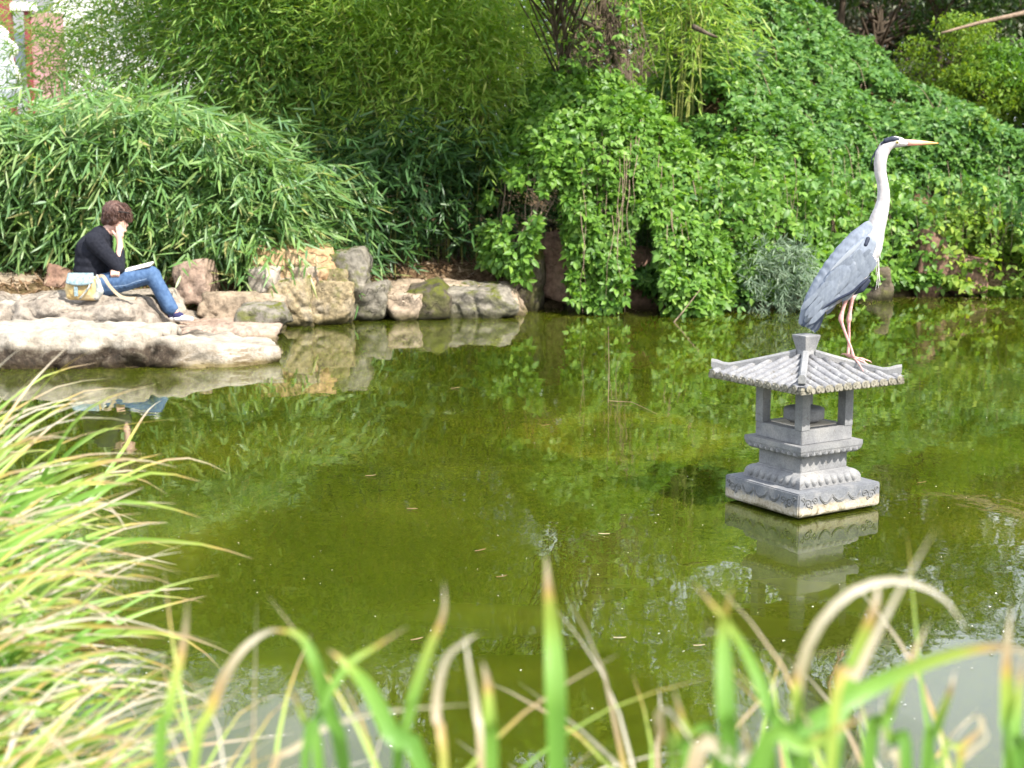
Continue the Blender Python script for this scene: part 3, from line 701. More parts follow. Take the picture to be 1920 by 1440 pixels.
# feathers: slender curved blades
def feather(p, axis, nrm, L, W_, mat, name='feather', curve=.06, par=None):
    axis = Vector(axis).normalized(); s_ = Vector(nrm).cross(axis).normalized(); nn = axis.cross(s_)
    m = MB(); vs = []; fs = []; n = 7
    for j in range(n):
        u = j / (n - 1); w = W_ * .5 * (math.sin(PI * min(1, .18 + u * .52)) if u < .62 else math.sqrt(max(0, 1 - ((u - .62) / .385) ** 2)))
        for k in (-1, 0, 1): vs.append(Vector(p) + axis * (L * u) + s_ * (w * k) + nn * (.0015 * (1 - abs(k)) - curve * L * u * u))
    for j in range(n - 1):
        for k in range(2): fs.append((j * 3 + k, (j + 1) * 3 + k, (j + 1) * 3 + k + 1, j * 3 + k + 1))
    m.add(vs, fs); return m.build(name, mat, None if par == 'none' else (par or her), True)
for sd in (-1, 1):
    Yw = 6.25 + sd * .052
    wg = blob('wing', [('c', HC(492, 668, Yw + .004 * -sd), 50 * S_, HC(440, 740, Yw), 74 * S_, (1, .42, 1)), ('c', HC(440, 740, Yw), 74 * S_, HC(380, 810, Yw), 78 * S_, (1, .42, 1)), ('c', HC(380, 810, Yw), 78 * S_, HC(290, 910, Yw - sd * .004), 62 * S_, (1, .42, 1)),
                       ('c', HC(290, 910, Yw - sd * .004), 62 * S_, HC(215, 1000, Yw - sd * .012), 42 * S_, (1, .45, 1)), ('c', HC(215, 1000, Yw - sd * .012), 42 * S_, HC(150, 1090, Yw - sd * .03), 16 * S_, (1, .5, 1))], .0045, M_hgrey, her, 5)
    Yf = Yw + sd * .034
    # rows of covert feathers, then long scapulars, then dark primaries
    for row, (x0, y0, x1, y1, nf, L, Wf) in enumerate(((505, 700, 540, 770, 5, .055, .022), (450, 700, 505, 800, 6, .07, .024), (395, 740, 470, 860, 7, .08, .026), (330, 800, 420, 900, 6, .09, .026), (270, 870, 340, 950, 5, .10, .026), (215, 940, 270, 1010, 4, .10, .024))):
        for i in range(nf):
            u = i / (nf - 1) + random.uniform(-.05, .05); k = .034 - .012 * row / 5 - .006 * abs(u - .5)
            p_ = HC(x0 + (x1 - x0) * u, y0 + (y1 - y0) * u, Yw + sd * (k - .001 * row))
            ax = Vector((-.62 + random.uniform(-.08, .08), -sd * .12, -.78))
            feather(p_, ax, (0, sd, .0), L * random.uniform(.9, 1.1), Wf, M_hgrey, par=wg)
    for i in range(4):
        u = i / 6; feather(HC(470 - 150 * u, 640 + 120 * u, Yw - sd * .0 + sd * (.024 - .008 * u)), Vector((-.66, -sd * .05, -.76)), (0.3, sd, .2), .12, .010, M_hlight, 'long_plume', .02, wg)
    for i in range(5):
        feather(HC(215 + 14 * i, 985 + 6 * i, 6.25 + sd * (.030 - .003 * i)), Vector((-.50 - .03 * i, -sd * .15, -.86)), (0, sd, 0), .125 - .006 * i, .022, M_hprim, 'flight_feather', .02, wg)
    # black edge under the wing and black flank patch
    m = MB(); m.tube(catmull([HC(505, 845, 6.25 + sd * .082), HC(455, 890, 6.25 + sd * .086), HC(400, 935, 6.25 + sd * .082), HC(330, 970, 6.25 + sd * .074), HC(262, 1012, 6.25 + sd * .064), HC(215, 1045, 6.25 + sd * .056)], 16), [.003, .005, .007, .0075, .0065, .006, .006, .006, .006, .006, .0055, .005, .005, .004, .003, .002], 8); m.build('wing_edge', M_hblack, her, True)
    blob('flank_patch', [('c', HC(495, 872, 6.25 + sd * .048), .010, HC(455, 915, 6.25 + sd * .050), .017, (1, .6, 1)), ('c', HC(455, 915, 6.25 + sd * .050), .017, HC(415, 938, 6.25 + sd * .046), .010, (1, .6, 1))], .003, M_hblack, her, 3)
    blob('shoulder_patch', [('c', HC(492, 640, 6.25 + sd * .058), .010, HC(480, 672, 6.25 + sd * .066), .009, (1, .6, 1))], .003, M_hblack, her, 3)
for i in range(7):
    feather(HC(190 + 9 * i, 1015 + 6 * i, 6.25 + (i - 3) * .008), Vector((-.42 + .01 * i, 0, -.9)), (.2, -1, 0), .088, .026, M_hgrey if i % 2 else M_hprim, 'tail_feather', .03)
for i in range(16):   # shaggy breast plumes
    y0 = 640 + i * 13
    feather(HC(548 + random.uniform(-8, 6), y0, 6.25 + random.uniform(-.03, .03)), Vector((.05 + random.uniform(-.12, .1), random.uniform(-.1, .1), -1)), (1, -.3, 0), random.uniform(.05, .085), .008, M_hwhite, 'breast_plume', .02)
# legs and feet
def toe(m, p, q, r0=.0042):
    mid = (Vector(p) + Vector(q)) / 2 + Vector((0, 0, .006)); m.tube([p, mid, Vector(q) + Vector((0, 0, .002)), Vector(q) + (Vector(q) - mid).normalized() * .008 - Vector((0, 0, .003))], [r0, r0 * .85, r0 * .6, .0006], 8)
for pts, Yl, toes in ((((380, 950), (360, 1010), (343, 1075), (350, 1110), (375, 1180), (398, 1240), (413, 1295)), 6.215, ((462, 1362), (525, 1358), (505, 1318), (372, 1278))),
                      (((408, 950), (398, 1010), (387, 1080), (386, 1110), (388, 1180), (384, 1240), (382, 1288)), 6.275, ((470, 1312), (450, 1325), (430, 1296), (350, 1276)))):
    m = MB(); pp = [HC(x, y, Yl) for x, y in pts]; m.tube(catmull(pp, 22), [.011, .0095, .0085, .008, .0078, .008, .010, .0115, .0110, .009, .0075, .0068, .0062, .006, .0058, .0056, .0056, .0056, .0058, .0062, .0068, .007], 10)
    lg = m.build('leg', M_hleg, her, True)
    m = MB(); p0 = pp[-1]
    for (x, y), dY in zip(toes, (-.075, -.04, .0, .02)): toe(m, p0, HC(x, y, Yl + dY))
    m.build('foot', M_hleg, lg, True)

# ------------------------------------------------------------------ reader on the slab
def RC(x, y, Y=11.9): return P(80 + x / 5.144, 350 + y / 5.144, Y)
s_ = 1 / 1215.0
M_skin = mottled('skin', (.50, .30, .23), (.60, .38, .30), 30, .55, .3, .1, .001)
M_sweater = mottled('black_knit', (.010, .011, .016), (.020, .021, .028), 60, .95, .1, .5, .002)
M_jeans = mottled('blue_denim', (.030, .060, .125), (.055, .10, .19), 25, .9, .15, .4, .002, (.085, .145, .25))
M_hair, t, out = newmat('brown_hair'); n1 = noise_(t, 55, 5, .7, objco(t, (1, 1, .4)), 1.0)
princ(t, out, ramp(t, n1, [(.35, (.03, .014, .010)), (.55, (.085, .040, .028)), (.7, (.15, .08, .055))]), .5, .4, n1, 1.0, .006)
seat = RC(560, 1062, 11.9)
pers = thing('person', seat, 'person in black top and blue jeans reading on the slab, head on hand', 'person')
YN, YF = 11.74, 12.06     # near side, far side
pr = [('e', RC(718, 285), (.086, .074, .108), Matrix.Rotation(R(25), 3, 'Y')),
      ('c', RC(735, 350), .062, RC(760, 395), .040),          # jaw
      ('e', RC(812, 368), (.014, .012, .017)),                 # nose
      ('e', RC(775, 425), (.030, .026, .016)),                 # mouth and chin
      ('c', RC(665, 400), .050, RC(575, 470), .058),
      ('c', RC(560, 480), .085, RC(500, 620), .13, (1, 1.25, 1)), ('c', RC(500, 620), .13, RC(470, 860), .125, (1, 1.2, 1)), ('e', RC(490, 950), (.145, .17, .115)),
      ('c', RC(510, 530, YN), .062, RC(735, 790, YN + .02), .042), ('c', RC(735, 790, YN + .02), .042, RC(746, 560, YN + .08), .026),
      ('c', RC(520, 530, YF), .062, RC(610, 790, YF + .02), .042), ('c', RC(610, 790, YF + .02), .040, RC(690, 830, YN + .05), .027),
      ('c', RC(520, 960, YN + .06), .085, RC(1045, 850, YN + .07), .055), ('c', RC(1045, 850, YN + .07), .052, RC(1278, 1205, YN + .07), .032),
      ('c', RC(520, 960, YF - .06), .085, RC(1065, 860, YF - .04), .055), ('c', RC(1065, 860, YF - .04), .052, RC(1240, 1195, YF - .04), .032),
      ('c', RC(1278, 1210, YN + .07), .032, RC(1285, 1250, YN + .07), .030), ('c', RC(1285, 1250, YN + .07), .030, RC(1400, 1268, YN + .07), .022),
      ('c', RC(1240, 1200, YF - .04), .032, RC(1250, 1245, YF - .04), .030), ('c', RC(1250, 1245, YF - .04), .030, RC(1350, 1262, YF - .04), .022)]
# raised hand: palm, four fingers against the temple, thumb under the cheekbone
w0 = RC(744, 545, YN + .085)
pr += [('c', w0, .026, RC(738, 500, YN + .09), .026), ('c', RC(722, 480, YN + .09), .021, RC(760, 470, YN + .09), .020), ('c', RC(738, 500, YN + .09), .026, RC(735, 455, YN + .09), .024)]
for i, (x, top) in enumerate(((778, 405), (757, 372), (735, 365), (714, 385))):
    kx = 772 - i * 17
    pr += [('c', RC(kx, 455, YN + .085), .0088, RC(x, (455 + top) / 2, YN + .082), .0082), ('c', RC(x, (455 + top) / 2, YN + .082), .0082, RC(x - 3, top, YN + .09), .0068)]
pr += [('c', RC(718, 490, YN + .09), .011, RC(690, 452, YN + .09), .010), ('c', RC(690, 452, YN + .09), .010, RC(672, 425, YN + .1), .008)]
# other hand: loose fist tucked under the near elbow
pr += [('e', RC(700, 825, YN + .0), (.032, .026, .030))]
for i in range(4):
    x = 662 + i * 23; yk = 818 + abs(i - 1.5) * 3
    pr += [('c', RC(x + 5, yk - 10, YN - .012), .0092, RC(x, yk + 28, YN - .026), .0092), ('c', RC(x, yk + 28, YN - .026), .0090, RC(x + 4, yk + 52, YN - .004), .0082)]
pr += [('c', RC(720, 815, YN - .0), .011, RC(710, 790, YN - .02), .009)]
blob('body', pr, .0052, M_skin, pers, 2)
# clothes
sw = [('c', RC(600, 455), .064, RC(560, 480), .090, (1, 1.2, 1)), ('c', RC(555, 500), .098, RC(495, 620), .148, (1, 1.25, 1)), ('c', RC(495, 620), .148, RC(470, 800), .142, (1, 1.2, 1)), ('c', RC(470, 800), .142, RC(478, 880), .140, (1, 1.2, 1)),
      ('c', RC(500, 530, YN), .080, RC(600, 640, YN), .066), ('c', RC(600, 640, YN), .066, RC(738, 790, YN + .02), .050), ('c', RC(738, 790, YN + .02), .048, RC(748, 700, YN + .05), .042), ('c', RC(748, 700, YN + .05), .040, RC(745, 605, YN + .075), .034),
      ('c', RC(520, 530, YF), .080, RC(615, 790, YF + .02), .050), ('c', RC(615, 790, YF + .02), .048, RC(660, 815, YN + .11), .038)]
blob('sweater', sw, .007, M_sweater, pers, 4)
je = [('e', RC(500, 945), (.165, .185, .118)),
      ('c', RC(540, 960, YN + .06), .100, RC(800, 905, YN + .06), .088), ('c', RC(800, 905, YN + .06), .088, RC(1045, 845, YN + .07), .070), ('c', RC(1045, 845, YN + .07), .068, RC(1130, 985, YN + .07), .062), ('c', RC(1130, 985, YN + .07), .062, RC(1240, 1175, YN + .07), .058),
      ('c', RC(540, 960, YF - .06), .100, RC(1062, 855, YF - .04), .068), ('c', RC(1062, 855, YF - .04), .066, RC(1212, 1165, YF - .04), .056)]
blob('jeans', je, .008, M_jeans, pers, 3)
m = MB(); m.tube(catmull([RC(640, 965, YN - .035), RC(800, 950, YN - .03), RC(900, 915, YN - .022), RC(1000, 890, YN - .003)], 12), .0016, 5); m.build('trouser_seam', plain('denim_thread', (.25, .33, .45)), pers)
def hairpost(me):
    for v in me.vertices:
        f = noise.fractal(Vector((v.co.x * 40, v.co.y * 40, v.co.z * 14)), .8, 2.0, 3); v.co += (v.co - RC(700, 260)).normalized() * f * .007
hr = [('e', RC(700, 250), (.112, .100, .098), Matrix.Rotation(R(20), 3, 'Y')), ('c', RC(640, 300), .060, RC(615, 325), .045), ('c', RC(760, 255), .068, RC(815, 300), .042), ('c', RC(815, 300), .040, RC(838, 325), .024), ('c', RC(690, 320, YN + .10), .038, RC(650, 345, YN + .11), .026)]
hair = blob('hair', hr, .005, M_hair, pers, 3, None, hairpost)
m = MB()
for i in range(420):   # loose locks
    an = random.uniform(0, 2 * PI); el = random.uniform(-.1, 1.4); d = Vector((math.cos(an) * math.cos(el) * .108, math.sin(an) * math.cos(el) * .098, math.sin(el) * .095)); p = RC(705, 262) + d
    tdir = Vector((random.uniform(-.2, .9), d.y * 4, -1.0 + .8 * (d.z / .1))).normalized(); p2 = p + tdir * .03 + d.normalized() * .008; p3 = p + tdir * .06 - d.normalized() * .004
    m.tube([p, p2, p3], [.0026, .0024, .0006], 4)
m.build('hair_locks', M_hair, hair, True, 'stuff')
m = MB(); m.tube(catmull([RC(700, 235, YN + .08), RC(760, 245, YN + .065), RC(815, 250, YN + .09), RC(845, 255, YN + .15)], 10), .0045, 6); m.build('hair_band', plain('black_hair_band', (.01, .01, .01)), pers, True)
M_shoe = plain('white_canvas', (.78, .78, .80), .7); M_sock = plain('navy_sock', (.025, .025, .08), .9)
for Ys, ox in ((YN + .07, 0), (YF - .04, -42)):
    blob('sock', [('c', RC(1288 + ox, 1238, Ys), .036, RC(1330 + ox, 1250, Ys), .032)], .005, M_sock, pers, 2)
    sh = blob('shoe', [('c', RC(1290 + ox, 1266, Ys), .030, RC(1350 + ox, 1268, Ys), .032, (1, 1.1, .9)), ('c', RC(1350 + ox, 1266, Ys), .032, RC(1430 + ox, 1276, Ys), .024, (1, 1.3, .8))], .005, M_shoe, pers, 3)
# open book on the thigh
M_paper = plain('book_paper', (.82, .80, .76), .8); M_cover = plain('book_cover', (.10, .085, .07), .6)
bk = thing('book', RC(930, 790, YN + .1), 'small open book with white pages lying on the reader\'s thigh', 'book')
bc = RC(930, 778, YN + .10); up = Vector((-.24, -.10, .96)).normalized(); ax = Vector((.97, 0, .235)).normalized(); ay = up.cross(ax).normalized(); ax = ay.cross(up)
for sg, nm in ((-1, 'left_page_block'), (1, 'right_page_block')):
    m = MB(); loops = []
    for i in range(8):
        u = i / 7; hgt = .006 + .010 * math.sin(PI * min(1, u * .9 + .1)) * (1 - u * .5)
        c0 = bc + ay * (sg * (.004 + .075 * u)); loops.append([c0 - ax * .105, c0 + ax * .105, c0 + ax * .105 + up * hgt, c0 - ax * .105 + up * hgt])
    m.rings(loops); m.build('page_block', M_paper, bk)
m = MB(); Mx = Matrix((ax, ay, up)).transposed(); m.box(bc - up * .003, (.110, .084, .0022), Mx); m.build('cover', M_cover, bk)
# handbag
M_bagY = mottled('yellow_leather', (.28, .20, .10), (.55, .40, .17), 14, .6, .3, .5, .003, (.60, .50, .34))
M_bagB = mottled('blue_suede_flap', (.10, .15, .17), (.22, .30, .33), 45, .9, .1, .8, .004, (.38, .44, .45))
M_bagP = mottled('patterned_side', (.12, .16, .17), (.35, .36, .33), 20, .7, .2, .4, .003, (.65, .60, .52)); M_strap = plain('tan_strap', (.46, .36, .25), .7)
YB = 11.62
bag = thing('handbag', RC(390, 1090, YB), 'blue and yellow leather handbag with tan strap standing behind the reader', 'bag')
blob('bag_body', [('e', RC(330, 985, YB), (.098, .055, .088)), ('e', RC(440, 985, YB), (.085, .052, .090)), ('c', RC(270, 1050, YB), .036, RC(500, 1055, YB), .036), ('c', RC(270, 900, YB), .022, RC(500, 890, YB), .024)], .006, M_bagY, bag, 4)
blob('side_panel', [('c', RC(530, 900, YB), .020, RC(548, 1010, YB), .034, (1, 1.3, 1)), ('c', RC(548, 1010, YB), .034, RC(520, 1060, YB), .030, (1, 1.3, 1))], .006, M_bagP, bag, 4)
m = MB(); g = []
for j in range(9):
    v = j / 8; row = []
    for i in range(13):
        u = i / 12; x = 245 + (490 - 245) * u - 22 * v * (1 - u) ; y = 838 + 95 * v + 22 * math.sin(u * PI) * v ** 2 * (1 if abs(u - .5) > .0 else 1)
        row.append(RC(x, y, YB - .040 - .028 * math.sin(v * PI * .5) + .06 * (1 - v) ** 3))
    g += row
m.add(g, [(j * 13 + i, j * 13 + i + 1, (j + 1) * 13 + i + 1, (j + 1) * 13 + i) for j in range(8) for i in range(12)])
o = m.build('flap', M_bagB, bag, True); sd_ = o.modifiers.new('thick', 'SOLIDIFY'); sd_.thickness = .007
m = MB(); m.tube(catmull([RC(470, 870, YB - .06), RC(450, 960, YB - .07), RC(400, 1030, YB - .068), RC(360, 1080, YB - .05)], 12), .008, 6); m.build('side_trim', M_bagP, bag, True)
m = MB(); m.box(RC(322, 1010, YB - .062), (.014, .006, .038)); m.build('front_tab', M_bagB, bag, False, None, .002)
m = MB(); pts = catmull([RC(528, 868, YB), RC(585, 865, YB - .02), RC(640, 950, YB - .03), RC(720, 1035, YB - .02), RC(790, 1072, YB - .01), RC(880, 1078, YB + .01), RC(910, 1080, YB + .05)], 24); loops = []
for i, p in enumerate(pts):
    tg = (pts[min(i + 1, 23)] - pts[max(i - 1, 0)]).normalized(); s1 = Vector((-tg.z, 0, tg.x)).normalized(); s2 = Vector((0, 1, 0))
    loops.append([p + s1 * .012 + s2 * .002, p - s1 * .012 + s2 * .002, p - s1 * .012 - s2 * .002, p + s1 * .012 - s2 * .002])
m.rings(loops); m.build('strap', M_strap, bag, False)
m = MB(); m.tube([RC(522, 850, YB - .02), RC(532, 880, YB - .02), RC(530, 905, YB - .02)], .005, 8); m.build('ring', plain('pale_metal', (.7, .68, .6), .3), bag, True)

# ------------------------------------------------------------------ building behind the bamboo, top left
M_plaster = mottled('white_plaster', (.70, .69, .67), (.80, .79, .78), 3, .9, .1, .1, .01)
M_pinkw = mottled('pink_wall', (.40, .21, .225), (.48, .27, .285), 3, .9, .1, .1, .01)
M_redpost = plain('dark_red_paint', (.22, .045, .05), .6)
M_win = plain('dull_blue_glass', (.30, .36, .42), .2, .6)
YBd = 21.0
bld = thing('pavilion', P(40, 300, YBd), 'white pavilion with red posts and pink wall behind the bamboo', 'building')
def bbox(name, x0, x1, y0, y1, D, th, mat, par=bld, bev=.01):
    a = P(x0, y1, D); b_ = P(x1, y0, D); a.x = P(x0, 110, D).x; b_.x = P(x1, 110, D).x; m = MB(); m.box(((a.x + b_.x) / 2, D + th / 2, (a.z + b_.z) / 2), ((b_.x - a.x) / 2, th / 2, (b_.z - a.z) / 2)); return m.build(name, mat, par, False, None, bev)
bbox('wall', 104, 420, -260, 420, YBd + .6, .3, M_plaster)
bbox('recess_wall', -200, 104, -260, 420, YBd + 1.6, .3, M_plaster)
bbox('pink_panel', 57, 118, 24, 420, YBd + .2, .12, M_pinkw)
bbox('post', -2, 21, -260, 420, YBd, .18, M_redpost); bbox('post', 48, 57, 20, 420, YBd + .1, .18, M_redpost)
bbox('lintel', 22, 66, 4, 20, YBd + .05, .2, M_plaster); bbox('roof_eave', -260, 460, -330, -265, YBd + .4, 2, M_redpost)
wf = bbox('window', 24, 47, 62, 140, YBd + 1.5, .06, M_win)
bbox('window_frame', 22, 49, 78, 84, YBd + 1.45, .05, plain('grey_frame', (.4, .4, .38)), wf)
gw = thing('scroll_gable', P(0, 140, 18.4), 'curved white scroll gable at the left edge', 'garden wall')
outl = [(-90, 200), (-90, 55), (-30, 48), (-8, 52), (3, 58), (7, 66), (6, 74), (14, 80), (22, 88), (23, 96), (16, 104), (14, 114), (20, 124), (26, 134), (28, 150), (30, 200)]
m = MB(); A_ = [P(x, y, 18.4) for x, y in outl]; B_ = [v + Vector((0, .22, 0)) for v in A_]
n = len(A_); m.add(A_ + B_, [tuple(range(n)), tuple(range(2 * n - 1, n - 1, -1))] + [(i, (i + 1) % n + 0, (i + 1) % n + n, i + n) for i in range(n)]); m.build('panel', plain('blue_grey_plaster', (.50, .53, .58), .9), gw)
m = MB(); m.tube(catmull([v + Vector((0, .1, 0)) for v in A_[2:-1]], 40), .04, 8); m.build('coping', M_plaster, gw, True)

# ------------------------------------------------------------------ vegetation: materials
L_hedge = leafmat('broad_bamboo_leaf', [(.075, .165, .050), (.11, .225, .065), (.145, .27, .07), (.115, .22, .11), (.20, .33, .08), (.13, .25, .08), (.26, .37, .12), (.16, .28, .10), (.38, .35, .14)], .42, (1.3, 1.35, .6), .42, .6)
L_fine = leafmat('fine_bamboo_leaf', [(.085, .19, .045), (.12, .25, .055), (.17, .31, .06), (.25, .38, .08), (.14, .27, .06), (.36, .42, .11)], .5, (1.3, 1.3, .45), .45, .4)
L_bright = leafmat('sunlit_bamboo_leaf', [(.14, .25, .04), (.19, .33, .05), (.26, .40, .06), (.34, .47, .09), (.22, .36, .05), (.45, .50, .13)], .52, (1.3, 1.3, .5), .45, .4)  # lighter, yellower copy of the fine leaf: sunlight put into its colour
L_dim = leafmat('dark_bamboo_leaf', [(.028, .072, .022), (.038, .095, .026), (.050, .118, .030), (.072, .14, .034)], .3, (1.2, 1.3, .5), .4, .4)  # darkened bamboo leaf: shade of the recess put into its colour
L_vine = leafmat('creeper_leaf', [(.060, .145, .022), (.085, .19, .026), (.115, .235, .03), (.16, .30, .04), (.09, .20, .028), (.24, .38, .06)], .40, (1.3, 1.35, .45), .45, .35)
L_vine2 = leafmat('slope_creeper_leaf', [(.050, .130, .030), (.070, .17, .036), (.095, .205, .04), (.125, .25, .045), (.072, .175, .036), (.18, .30, .06)], .36, (1.25, 1.3, .5), .45, .35)
L_vine3 = leafmat('yellowing_creeper_leaf', [(.09, .17, .02), (.13, .23, .03), (.18, .29, .035), (.22, .34, .05), (.30, .36, .06)], .45, (1.3, 1.3, .45), .5, .3)
L_yel = leafmat('yellow_green_leaf', [(.08, .16, .02), (.12, .22, .025), (.17, .28, .03), (.23, .32, .04)], .45, (1.3, 1.2, .4), .5, .3)
L_tree = leafmat('tree_leaf', [(.03, .08, .018), (.05, .11, .02), (.07, .14, .03), (.10, .17, .04)], .35, (1.2, 1.3, .5), .45, .4)
L_pale = leafmat('pale_tree_leaf', [(.05, .08, .04), (.10, .13, .07), (.22, .24, .16), (.33, .34, .26)], .25, (1, 1, .8), .45, .4)  # pale tones stand in for sunlight on a dark tree's leaves
L_silver = leafmat('silvery_leaf', [(.08, .13, .08), (.14, .20, .12), (.22, .28, .19)], .25, (1, 1.1, .7), .5, .3)
L_dead = leafmat('dead_leaf', [(.14, .08, .04), (.24, .15, .09), (.34, .24, .15), (.42, .34, .24)], .2, (1, .9, .6), .7, .15)
M_bark = mottled('dark_bark', (.03, .022, .016), (.09, .07, .05), 14, .95, .1, .9, .01, (.16, .13, .10), (1, 1, .3))
M_stem = mottled('vine_stem', (.12, .08, .055), (.28, .21, .15), 30, .9, .1, .5, .003)
M_stem2 = mottled('dead_dark_stem', (.05, .035, .025), (.16, .12, .085), 30, .9, .1, .5, .003)
M_culm = mottled('bamboo_culm', (.10, .14, .03), (.26, .28, .07), 8, .5, .3, .2, .003, (.34, .32, .12))
U = rng.uniform; NM = rng.normal
def arr(Pt, A, N, L, Wd): return (np.array(Pt, float), np.array(A, float), np.array(N, float), np.array(L, float), np.array(Wd, float))

def sprays(C, D, leaf, wide, per, sl, jit=.5, droop=.35):
    """leafy twigs: from each point C along direction D (length sl), 'per' leaves fanning off and drooping"""
    n = len(C); D = unit(D); droop = droop * U(.3, 1.7, n)
    side = unit(np.cross(D, unit(np.array([0, 0, 1.0]) + NM(size=(n, 3)) * .25)))
    Ps, As, Ns, Ls, Ws = [], [], [], [], []
    for k in range(per):
        u = (k + 1) / per; sgn = 1 if k % 2 else -1
        Pk = C + D * (sl * u)[:, None] + np.array([0, 0, -1]) * (sl * u * u * droop)[:, None]
        spread = .9 * (1 - .5 * u)
        Ak = unit(D + side * (sgn * spread * U(.5, 1.2, n))[:, None] + NM(size=(n, 3)) * jit * .4 + np.array([0, 0, -1]) * (droop * U(.4, 1.6, n))[:, None])
        Nk = unit(np.array([.1, -.35, .8]) + NM(size=(n, 3)) * .55)
        Ps.append(Pk); As.append(Ak); Ns.append(Nk); Ls.append(leaf * U(.6, 1.2, n)); Ws.append(wide * U(.7, 1.2, n))
    return arr(*[np.concatenate(q) for q in (Ps, As, Ns, Ls, Ws)])

def culms_of(base, n, spread, h, lean, hv=.25):
    out = []
    for i in range(n):
        b = Vector((base[0] + random.gauss(0, spread), base[1] + random.gauss(0, spread * .6), 0)); b.z = float(gnd(np.array([b.x]), np.array([b.y]))[0]) - .05
        hh = h * random.uniform(1 - hv, 1.0); an = random.uniform(0, 2 * PI); k = random.uniform(.1, .38) * hh
        dx = math.cos(an) * k + lean[0] * hh; dy = math.sin(an) * k * .7 + lean[1] * hh
        pts = []
        for j in range(12):
            u = j / 11; pts.append(b + Vector((dx * u ** 2.2, dy * u ** 2.2, hh * (u - .16 * u ** 4))))
        out.append(pts)
    return out

def bamboo(name, label, base, n, spread, h, lean, leafmat_, per_culm, leaf=(.15, .0165), z0=.25, tm=TM, singles=0, sl=.45, rad=.011, keep_culms=14, per=6, group='bamboo clumps', droop=.7):
    th = thing(name, (base[0], base[1], float(gnd(np.array([base[0]]), np.array([base[1]]))[0])), label, 'bamboo', group)
    cs = culms_of(base, n, spread, h, lean)
    for i, pts in enumerate(cs[:keep_culms]):
        m = MB(); m.tube(pts, [rad * (1 - .85 * j / 11) for j in range(12)], 6); m.build('culm', M_culm, th, True)
    if len(cs) > keep_culms:
        m = MB()
        for pts in cs[keep_culms:]: m.tube(pts, [rad * (1 - .85 * j / 11) for j in range(12)], 4)
        m.build('culms', M_culm, th, True, 'stuff')
    C, D = [], []
    for pts in cs:
        u = z0 + (1 - z0) * U(0, 1, per_culm) ** .8
        for q in u:
            f = q * 11; k = min(10, int(f)); p = pts[k].lerp(pts[k + 1], f - k)
            d = Vector(NM(size=3)); d.z = abs(d.z) * .3; d = d.normalized(); C.append(p + d * random.uniform(0, .62) * (1.15 - q * .5)); D.append(d + Vector((0, 0, .15)))
    C = np.array(C); D = np.array(D)
    a = sprays(C, D, leaf[0], leaf[1], per, U(.5, 1.1, len(C)) * sl, .6, droop)
    foliage(th, tm, a, leafmat_, 'foliage', singles)
    return th

# tall fine-leaved bamboo behind the bank
def bx(px, D): return (px - 960) * D / FPX
tall = [
 ('sparse bamboo in front of the pink wall, with white showing through it', 110, 17.2, 8, .24, 3.2, (.01, -.03), 85, L_fine),
 ('thin airy bamboo with white wall showing through, left of the bright clumps', 262, 16.8, 11, .30, 4.0, (-.02, -.05), 120, L_fine),
 ('bright airy bamboo, second clump from the left, above the reader', 385, 15.9, 22, .34, 4.3, (.0, -.10), 190, L_fine),
 ('bright bamboo with yellowish sprays, ending in a drooping right edge', 500, 15.3, 20, .28, 4.4, (.0, -.10), 190, L_fine),
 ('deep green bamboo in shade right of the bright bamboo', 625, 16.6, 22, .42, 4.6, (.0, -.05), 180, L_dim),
 ('tall bamboo with blue green leaves near the middle, left of the thin culms', 765, 15.3, 18, .36, 4.3, (.02, -.12), 150, L_bright),
 ('yellow green bamboo with thin visible culms, leaning over the creeper mound', 905, 15.2, 16, .25, 3.8, (.01, -.09), 150, L_bright),
 ('yellowish bamboo spray right of the dark vine covered trunk', 1275, 16.0, 12, .14, 4.2, (.02, -.06), 130, L_bright),
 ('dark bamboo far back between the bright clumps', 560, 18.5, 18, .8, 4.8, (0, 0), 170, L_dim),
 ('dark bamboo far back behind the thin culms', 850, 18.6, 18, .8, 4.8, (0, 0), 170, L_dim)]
for lab, px, D, n, sp, h, le, pc, mt in tall:
    bamboo('bamboo_clump', lab, (bx(px, D), D), n, sp, h, le, mt, pc)
# low dark bamboo in the hollow
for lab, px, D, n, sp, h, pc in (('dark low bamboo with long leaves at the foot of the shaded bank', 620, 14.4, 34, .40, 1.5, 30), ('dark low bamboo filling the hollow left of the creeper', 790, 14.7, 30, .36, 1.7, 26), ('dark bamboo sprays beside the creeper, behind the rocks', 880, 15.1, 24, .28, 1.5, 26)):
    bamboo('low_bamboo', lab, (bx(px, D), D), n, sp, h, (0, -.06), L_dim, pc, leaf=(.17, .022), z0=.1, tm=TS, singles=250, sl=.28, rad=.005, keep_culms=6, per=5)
# hedge of broad-leaved bamboo behind the reader
hl = ['broad leaved bamboo at the left edge of the picture, behind the slab', 'broad leaved bamboo directly behind the reader\'s back', 'broad leaved bamboo above the reader\'s book and knees', 'broad leaved bamboo at the tallest crest of the hedge', 'broad leaved bamboo hanging over the orange block', 'broad leaved bamboo at the right end of the hedge, fading into shade']
for i, (px, h) in enumerate(((-60, 1.75), (65, 1.55), (185, 1.62), (290, 1.80), (385, 1.66), (455, 1.2))):
    D = 13.75 if i < 4 else 13.7
    bamboo('broad_bamboo', hl[i], (bx(px, D), D), 34 if i < 5 else 24, .30, h, (-.04, -.20 if i < 4 else -.06), L_hedge, 58, leaf=(.215, .023), z0=.04, droop=.85, tm=TS, singles=300, sl=.30, rad=.005, keep_culms=6, per=6, group='broad leaved bamboo hedge')

